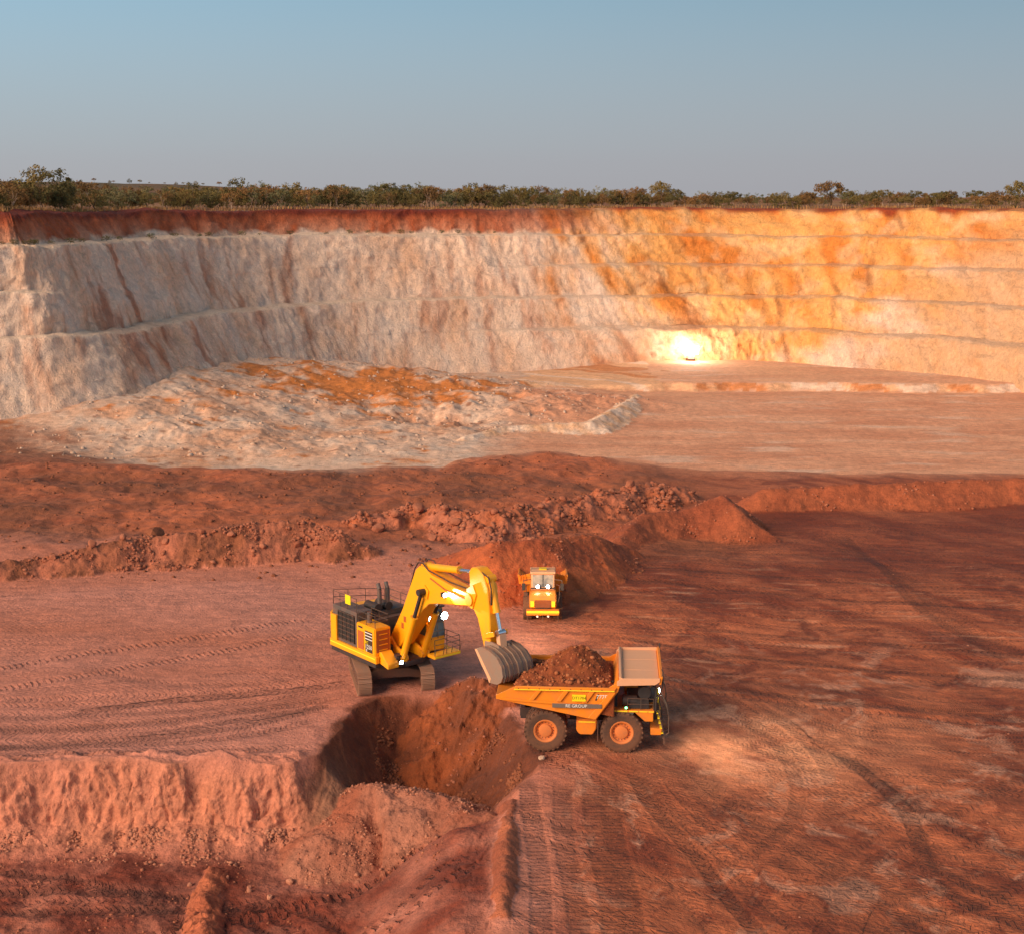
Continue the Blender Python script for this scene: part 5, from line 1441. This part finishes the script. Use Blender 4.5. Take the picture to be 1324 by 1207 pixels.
def stone_cloud(P, lo, hi, power=5.0):
    n = len(P)
    size = lo + (hi - lo) * rng.rand(n) ** power
    U = ICO_V[None] * (1 + rng.uniform(-0.32, 0.32, (n, 12, 1)))
    U = U * rng.uniform(0.6, 1.15, (n, 1, 3))
    a = rng.rand(n) * 2 * np.pi; c, s = np.cos(a), np.sin(a)
    Ux = U[..., 0] * c[:, None] - U[..., 1] * s[:, None]; Uy = U[..., 0] * s[:, None] + U[..., 1] * c[:, None]
    Vv = np.stack([Ux, Uy, U[..., 2] * 0.8], -1) * size[:, None, None] * 0.5 + P[:, None, :] + np.array([0, 0, 0.02])[None, None] * size[:, None, None]
    Fv = (ICO_F[None] + (np.arange(n) * 12)[:, None, None]).reshape(-1, 3)
    return Vv.reshape(-1, 3), Fv
M['stone_red'] = stone_material('red_stone', srgb(144, 78, 52), srgb(170, 104, 76))
M['stone_pink'] = stone_material('pink_stone', srgb(156, 92, 68), srgb(188, 126, 98))
M['stone_brown'] = stone_material('brown_stone', srgb(112, 58, 34), srgb(150, 86, 54))
M['stone_white'] = stone_material('white_stone', srgb(206, 180, 160), srgb(180, 140, 112))
own, SD, IH = INFO['owner'], INFO['sd'], INFO['inhole']
FIELDS = [
 ('loose_stones', own == 0, 3600, 0.10, 0.55, 'stone_red', 'loose clods strewn over the left rubble berm'),
 ('loose_stones', own == 1, 4200, 0.10, 0.8, 'stone_red', 'broken pink rubble over the diagonal bank'),
 ('loose_stones', (SD > 1.6) & (SD < 4.4) & (IH < 0.4) & (X < -9) & (own < 0), 5200, 0.04, 0.34, 'stone_pink', 'stones fallen along the foot of the left cut face'),
 ('loose_stones', own == 6, 4200, 0.03, 0.26, 'stone_pink', 'gravel over the mound in front of the hole'),
 ('loose_stones', (SD > 0.8) & (IH > 0.5) & (own < 0) & (X > -8.8), 3200, 0.04, 0.36, 'stone_brown', 'stones rolled down into the excavated hole'),
 ('loose_stones', (SD > 3.5) & (IH < 0.5) & (own < 0) & (X < 0), 1500, 0.04, 0.28, 'stone_red', 'stones on the lower bench floor'),
 ('loose_stones', (own == 2) | (own == 3) | (own == 4) | (own == 5), 2600, 0.06, 0.42, 'stone_red', 'stones on the red spoil heaps and the right berm'),
 ('loose_stones', (own < 0) & (INFO['bench'] > 0.9) & (SD < -0.5) & (Y > 120) & (X < 12), 3000, 0.08, 0.6, 'stone_brown', 'stones on the broken brown ground'),
 ('loose_stones', (own < 0) & (INFO['bench'] > 0.9) & (SD < -0.5) & (Y < 125), 1500, 0.03, 0.16, 'stone_pink', 'pebbles on the driven yard'),
 ('loose_stones', (INFO['pit'] > 0.9) & (INFO['mound'] > 0.4), 2200, 0.15, 1.0, 'stone_white', 'pale clods on the heaved clay mound'),
]
for nm, mk, n, lo, hi, mt, lb in FIELDS:
    if mk.sum() < 10: continue
    v_, f_ = stone_cloud(pick(mk, n), lo, hi)
    tag(link_mesh(nm, np_mesh(nm, v_, f_, False), M[mt]), lb, 'stones', None, 'stuff')
# stones of the load belong to the load
inl = rng.rand(1500, 2)
ii = rng.randint(0, nb_, 1400)
ii = ii[(edge[ii] >= 1) & (top[ii] > floor_z[ii] + 0.1)]
v_, f_ = stone_cloud(np.c_[flx[ii], fly[ii], top[ii]], 0.05, 0.34)
lo_ = link_mesh('stones', np_mesh('stones', v_, f_, False), M['load_stone'], ld_o); lo_['kind'] = 'stuff'

def boulder_mesh(seed):
    bm = bmesh.new()
    bmesh.ops.create_icosphere(bm, subdivisions=2, radius=0.5)
    r = random.Random(seed)
    o = Vector((r.uniform(-9, 9), r.uniform(-9, 9), 0))
    planes = [(Vector((r.gauss(0, 1), r.gauss(0, 1), r.gauss(0, 1))).normalized(), r.uniform(0.26, 0.42)) for _ in range(7)]
    for v in bm.verts:
        for nrm, d in planes:
            k = v.co.dot(nrm)
            if k > d: v.co -= nrm * (k - d) * 0.9
        v.co *= 1 + 0.08 * math.sin(v.co.x * 11 + seed) * math.cos(v.co.y * 9)
    me = bpy.data.meshes.new('boulder'); bm.to_mesh(me); bm.free()
    return me
BM_ = [boulder_mesh(i) for i in range(6)]
BMAT = {}
def boulder(x, y, size, mat, label, group, k, sx=1.0, sink=0.25):
    key = (k % 6, mat)
    if key not in BMAT:
        me = BM_[k % 6].copy(); me.materials.append(M[mat]); BMAT[key] = me
    o = bpy.data.objects.new('boulder', BMAT[key])
    o.location = (x, y, zat(x, y) + size * (0.42 - sink))
    o.scale = (size * sx, size, size * 0.85)
    o.rotation_euler = (random.Random(k).uniform(-0.3, 0.3), random.Random(k + 5).uniform(-0.3, 0.3), k * 1.7)
    col.objects.link(o)
    return tag(o, label, 'boulder', group)
ORD = ['first', 'second', 'third', 'fourth', 'fifth', 'sixth', 'seventh', 'eighth', 'ninth', 'tenth', 'eleventh', 'twelfth', 'thirteenth', 'fourteenth', 'fifteenth', 'sixteenth', 'seventeenth', 'eighteenth']
gB = ('reddish boulder lying on the diagonal rubble bank behind the far truck', 'boulders on the rubble bank')
for k, (px, py, sz) in enumerate(sorted([(490, 676, 1.5), (512, 668, 1.1), (540, 662, 1.4), (552, 672, 0.9), (575, 668, 1.0), (590, 676, 1.2), (604, 664, 0.9), (622, 680, 0.8), (640, 674, 0.9), (668, 668, 0.7), (700, 662, 0.8), (728, 654, 0.9), (750, 650, 0.7), (790, 640, 0.9), (815, 636, 1.1), (838, 632, 0.9), (560, 684, 1.0), (530, 680, 0.8)])):
    q = at(px, py, 1.4); boulder(q[0], q[1], sz, 'stone_red', '%s reddish boulder from the left on the diagonal rubble bank' % ORD[k], gB[1], k)
q = at(768, 702, 1.3); boulder(q[0], q[1], 1.1, 'stone_pink', 'smooth pinkish boulder on the flank of the heap behind the far truck, lower of two', None, 31)
q = at(778, 695, 1.5); boulder(q[0], q[1], 0.8, 'stone_pink', 'smaller orange boulder just above another on the heap behind the far truck', None, 32)
q = at(200, 690, 2.2); boulder(q[0], q[1], 2.0, 'stone_brown', 'big cracked brown boulder on the crest of the left rubble berm', None, 33)
q = at(266, 680, 2.4); boulder(q[0], q[1], 1.5, 'stone_brown', 'upright brown slab leaning on the crest of the left rubble berm', None, 34, 0.45)
gC = ('brown clod big as a crate on the front of the left rubble berm', 'boulders on the left berm')
for k, (px, py, sz) in enumerate(sorted([(120, 722, 0.9), (160, 718, 0.7), (215, 715, 0.8), (262, 712, 0.7), (300, 712, 0.8), (340, 715, 0.7), (385, 712, 0.8), (70, 728, 0.8), (420, 705, 0.7)])):
    q = at(px, py, 0.8); boulder(q[0], q[1], sz, 'stone_red', '%s big brown clod from the left on the front of the left berm' % ORD[k], gC[1], 50 + k)
gD = ('rounded red stone on the lower floor near the bottom left', 'stones on the lower floor')
for k, (px, py, sz) in enumerate(sorted([(375, 1136, 0.5), (322, 1148, 0.36), (322, 1142, 0.3), (348, 1156, 0.4), (462, 1136, 0.36), (294, 1133, 0.3), (245, 1142, 0.35)])):
    q = at(px, py, -4.2); boulder(q[0], q[1], sz, 'stone_pink', '%s rounded red stone from the left on the lower floor' % ORD[k], gD[1], 70 + k)
q = at(700, 972, 0.0); boulder(q[0], q[1] - 0.7, 0.42, 'stone_white', 'small pale rock on the ground beside the loaded truck rear wheel', None, 90)

# ------------------------------------------------------------------ scrub along the rim
def leaf_material(name, c0, c1):
    t = NT(name)
    p = t.pos()
    rnd = t.n.new('ShaderNodeObjectInfo').outputs['Random']
    n = t.noise(p, 0.8, 3, 0.6)
    f = t.math('ADD', t.math('MULTIPLY', n, 0.9), t.math('MULTIPLY_ADD', rnd, 0.7, -0.4), clamp=True)
    return t.done(t.mix(f, c0, c1), 0.85)
M['leaf_olive'] = leaf_material('olive_leaves', srgb(80, 74, 36), srgb(140, 114, 56))
M['leaf_brown'] = leaf_material('bronze_leaves', srgb(98, 74, 38), srgb(156, 110, 58))
M['leaf_grey'] = leaf_material('grey_green_leaves', srgb(92, 92, 58), srgb(140, 126, 82))
M['bark'] = stone_material('pale_bark', srgb(190, 160, 134), srgb(110, 84, 64))
M['bark_dark'] = stone_material('dark_bark', srgb(84, 64, 48), srgb(60, 46, 36))

def tree_protos():
    """unit-height trees: (trunk mesh, crown mesh)"""
    out = []
    specs = [('dome', 'leaf_olive', 'bark', 0.26, 0.46), ('dome', 'leaf_brown', 'bark_dark', 0.24, 0.5), ('spread', 'leaf_brown', 'bark_dark', 0.40, 0.62), ('spread', 'leaf_olive', 'bark', 0.36, 0.55),
             ('bush', 'leaf_grey', 'bark', 0.10, 0.52), ('bush', 'leaf_olive', 'bark_dark', 0.08, 0.6), ('open', 'leaf_brown', 'bark', 0.34, 0.5), ('open', 'leaf_grey', 'bark', 0.30, 0.42), ('dome', 'leaf_olive', 'bark_dark', 0.12, 0.55)]
    for k, (kind, lm, bk_, z0, wid) in enumerate(specs):
        r = random.Random(100 + k)
        m = MB()
        tips = []
        pts = [Vector((0, 0, -0.04)), Vector((r.uniform(-.02, .02), r.uniform(-.02, .02), z0 * 0.6)), Vector((r.uniform(-.05, .05), r.uniform(-.05, .05), z0 + 0.08))]
        m.tube(pts[0], pts[1], 0.026, 0.020, 6); m.tube(pts[1], pts[2], 0.020, 0.015, 6)
        for j in range(6):
            a = j * 1.05 + r.uniform(-.3, .3); rr = wid * r.uniform(0.25, 0.75); h = z0 + (1 - z0) * r.uniform(0.35, 0.85)
            tip = Vector((rr * math.cos(a), rr * math.sin(a), h)); mid = (pts[2] * 0.55 + tip * 0.45) + Vector((0, 0, -0.03))
            st = pts[1] if kind in ('bush', 'open') and j % 2 else pts[2]
            m.tube(st, mid, 0.012, 0.008, 5); m.tube(mid, tip, 0.008, 0.004, 5)
            tips.append(tip)
        tm = m.build('trunk', bk_); me_t = tm.data; bpy.data.objects.remove(tm)
        vs, fs = [], []
        ncl = {'dome': 46, 'spread': 40, 'bush': 44, 'open': 26}[kind]
        for c in range(ncl):
            if c < len(tips): ctr = tips[c]
            else:
                a = r.uniform(0, 2 * math.pi); u = r.random() ** 0.5
                if kind == 'spread': zc = z0 + (1 - z0) * (0.45 + 0.5 * r.random()) * (1 - 0.25 * u * u)
                elif kind == 'bush': zc = z0 + (1 - z0) * (0.05 + 0.88 * r.random()) * (1 - 0.35 * u * u)
                else: zc = z0 + (1 - z0) * (0.15 + 0.8 * r.random()) * (1 - 0.45 * u * u)
                ctr = Vector((wid * u * math.cos(a) * r.uniform(0.7, 1.1), wid * u * math.sin(a) * r.uniform(0.7, 1.1), zc))
            cr = r.uniform(0.07, 0.14)
            for q in range(34 if kind != 'open' else 28):
                d = Vector((r.gauss(0, 1), r.gauss(0, 1), r.gauss(0, .75)))
                d = d.normalized() * cr * r.random() ** 0.4
                p = ctr + d
                n1 = Vector((r.gauss(0, 1), r.gauss(0, 1), r.gauss(0, 1))).normalized()
                n2 = n1.orthogonal().normalized(); n3 = n1.cross(n2)
                L, W = r.uniform(0.022, 0.045), r.uniform(0.010, 0.020)
                b = len(vs)
                vs += [p - n2 * L, p + n3 * W, p + n2 * L, p - n3 * W]
                fs.append((b, b + 1, b + 2, b + 3))
        me_c = np_mesh('crown', np.array([tuple(v) for v in vs]), np.array(fs), False)
        me_c.materials.append(M[lm])
        out.append((me_t, me_c))
    return out
TREES = tree_protos()
def rim_at(px):
    j = int(np.argmin(np.abs(PXR - px)))
    return RIM[j], RIMZ[j]
PXR = CX + F_PX * RIM[:, 0] / (RIM[:, 1] * math.cos(PITCH) + 2 * math.sin(PITCH))
n_tree = 0
FORM = ['domed olive', 'domed bronze', 'flat topped bronze', 'spreading olive', 'bushy grey green', 'low bushy olive', 'open bronze', 'thin grey green', 'dense dark olive']
SECT = [(100, 'beside the tall dark pair'), (200, 'just right of the tall dark pair'), (290, 'just left of the dome shaped tree'), (370, 'just right of the dome shaped tree'), (440, 'near the flat topped bronze tree'), (545, 'just right of the flat topped tree'), (660, 'above the middle of the pale wall'), (750, 'where the red band ends'), (840, 'left of the tall round tree'), (930, 'right of the tall round tree'), (1030, 'left of the wide spreading tree'), (1130, 'right of the wide spreading tree'), (1230, 'around the squat round tree'), (9999, 'at the right end of the rim')]
def tree_label(px, h, k, row):
    e = h / env(px)
    size = 'short' if e < 0.78 else ('tall' if e > 1.02 else 'middling')
    return '%s %s tree, %s row, %s' % (size, FORM[k], row, next(t for lim, t in SECT if px < lim))
def tree(px, back, h, k, label, group=None, wide=1.0, extra_z=0.0):
    global n_tree
    (rx, ry), rz_ = rim_at(px)
    f = 1 + back / math.hypot(rx, ry)
    x, y = rx * f, ry * f
    z = PLAIN_Z + (rz_ - PLAIN_Z) * math.exp(-back / 8.0) + extra_z - 0.1
    root = empty('tree', (x, y, z), (n_tree * 2.399) % 6.28)
    root.scale = (h * wide, h * wide, h)
    tag(root, label, 'tree', group)
    for nm, me in zip(('trunk', 'crown'), TREES[k]): link_mesh(nm, me, None, root)
    n_tree += 1
    return root
env = lambda px: np.interp(px, [-100, 0, 95, 120, 200, 290, 330, 450, 640, 720, 840, 900, 1000, 1100, 1324, 1450], [5.6, 5.6, 5.5, 5.3, 5.5, 5.8, 6.0, 6.0, 5.7, 5.3, 4.9, 4.3, 4.1, 4.2, 3.9, 3.9])
rr_ = random.Random(77)
NAMED = [(45, 14, 9.0, 0, 'tall dark bushy tree at the far left rim, left of a similar pair', 1.0), (78, 12, 8.8, 8, 'tall dark dense tree at the left rim, right of a similar pair', 0.95), (8, 16, 6.6, 1, 'leftmost dark bush tree at the picture edge on the rim', 1.1),
         (307, 22, 7.8, 8, 'broad dome shaped tree standing above the scrub left of centre', 1.1), (165, 14, 5.0, 4, 'grey green bushy tree on the left rim beside the tall dark pair', 1.0), (332, 8, 5.6, 7, 'tree with a forked white trunk on the left of the rim', 0.9),
         (857, 18, 7.2, 3, 'tall dark round headed tree poking above the scrub right of centre', 0.9), (822, 20, 5.4, 2, 'small tree just left of the tall round headed one right of centre', 0.9), (1075, 20, 6.8, 2, 'wide spreading tree above the right part of the orange wall', 1.25), (1040, 24, 4.6, 6, 'thin open tree left of the wide spreading one on the right rim', 1.0),
         (1215, 16, 4.3, 3, 'squat round tree on the bare right stretch of rim', 1.2), (1318, 14, 6.8, 3, 'tall tree cut by the right edge of the picture', 1.0), (430, 26, 6.6, 1, 'flat topped bronze tree rising above the scrub near the centre left', 1.3), (545, 30, 6.2, 3, 'tree rising a little above the even scrub just left of centre', 1.0)]
for px, back, h, k, lb, w in NAMED: tree(px, back, h, k, lb, None, w)
for i in range(112):
    px = -60 + i * 12.7 + rr_.uniform(-5, 5)
    if px > 860 and rr_.random() < 0.30: continue
    k = rr_.choice([0, 1, 4, 5, 8, 6] if px < 800 else [1, 2, 3, 5, 6])
    h = env(px) * rr_.uniform(0.6, 1.02)
    tree(px, rr_.uniform(5, 14), h, k, tree_label(px, h, k, 'front'), 'front row of rim scrub', rr_.uniform(0.9, 1.3))
for i in range(100):
    px = -60 + i * 14.2 + rr_.uniform(-6, 6)
    if px > 860 and rr_.random() < 0.35: continue
    k = rr_.choice([0, 1, 2, 3, 8, 7]); h = env(px) * rr_.uniform(0.75, 1.15)
    tree(px, rr_.uniform(18, 34), h, k, tree_label(px, h, k, 'second'), 'second row of rim scrub', rr_.uniform(0.9, 1.25))
for i in range(78):
    px = -60 + i * 18.2 + rr_.uniform(-8, 8)
    k = rr_.choice([0, 1, 3, 8]); h = env(px) * rr_.uniform(0.75, 1.3)
    tree(px, rr_.uniform(45, 110), h, k, tree_label(px, h, k, 'back'), 'back row of scrub', rr_.uniform(1.0, 1.4))
# specks of trees on the far rise, each one a copy
for i in range(46):
    px = -40 + i * 14 + rr_.uniform(-6, 6)
    d = 1450 + 60 * 9 + rr_.uniform(-60, 40)
    hh = 29.5 + hill_h(px) * 0.74 * 0.985
    root = empty('tree', ((px - CX) / F_PX * d * 1.02, d, hh - 0.4), i)
    sz = rr_.uniform(3.0, 7.5); root.scale = (sz, sz, sz)
    tag(root, 'tiny dark tree on the skyline of the far left rise', 'tree', 'trees on the far rise')
    for nm, me in zip(('trunk', 'crown'), TREES[rr_.choice([2, 3, 8])]): link_mesh(nm, me, None, root)
# low bushes on the upper bench
def on_berm(px, back):
    j = int(np.argmin(np.abs(PXS - px)))
    o = b4o[j] + back
    return WC[j] + WN[j] * (o - 0.6), b4z[j] + 0.3
for i in range(26):
    px = 20 + i * 26 + rr_.uniform(-9, 9)
    (bx_, by_), bz_ = on_berm(px, rr_.uniform(0.8, 2.4))
    root = empty('bush', (bx_, by_, bz_), i * 1.3)
    s = rr_.uniform(0.6, 1.3); root.scale = (s * 1.6, s * 1.6, s)
    tag(root, 'low dark bush growing on the ledge under the red band', 'bush', 'bushes on the upper ledge')
    for nm, me in zip(('stem', 'foliage'), TREES[rr_.choice([4, 5])]): link_mesh(nm, me, None, root)
# dry grass on the rim
ng = 9000
jj = rng.randint(0, len(RIM), ng)
bk2 = rng.rand(ng) ** 1.5 * 14
gp = RIM[jj] * (1 + bk2 / np.linalg.norm(RIM[jj], axis=1))[:, None]
gz = PLAIN_Z + (RIMZ[jj] - PLAIN_Z) * np.exp(-bk2 / 8.0) + 0.9 * np.exp(-((bk2 - 5) / 3.0) ** 2) * np.interp(PXS[jj], [-200, 100, 220, 2000], [1, 1, 0.25, 0.2]) - 0.12
hgt = rng.uniform(0.3, 0.9, ng); aa = rng.rand(ng) * np.pi; ww = rng.uniform(0.08, 0.22, ng)
ln = rng.uniform(-0.25, 0.25, (ng, 2))
b0 = np.c_[gp[:, 0] - ww * np.cos(aa), gp[:, 1] - ww * np.sin(aa), gz]; b1 = np.c_[gp[:, 0] + ww * np.cos(aa), gp[:, 1] + ww * np.sin(aa), gz]
b2 = np.c_[gp + ln, gz + hgt]
GV = np.stack([b0, b1, b2], 1).reshape(-1, 3)
M['dry_grass'] = leaf_material('dry_grass', srgb(150, 104, 58), srgb(190, 146, 92))
tag(link_mesh('dry_grass', np_mesh('dry_grass', GV, np.arange(ng * 3).reshape(-1, 3), False), M['dry_grass']), 'dry straw coloured grass along the top of the pit rim', 'grass', None, 'stuff')
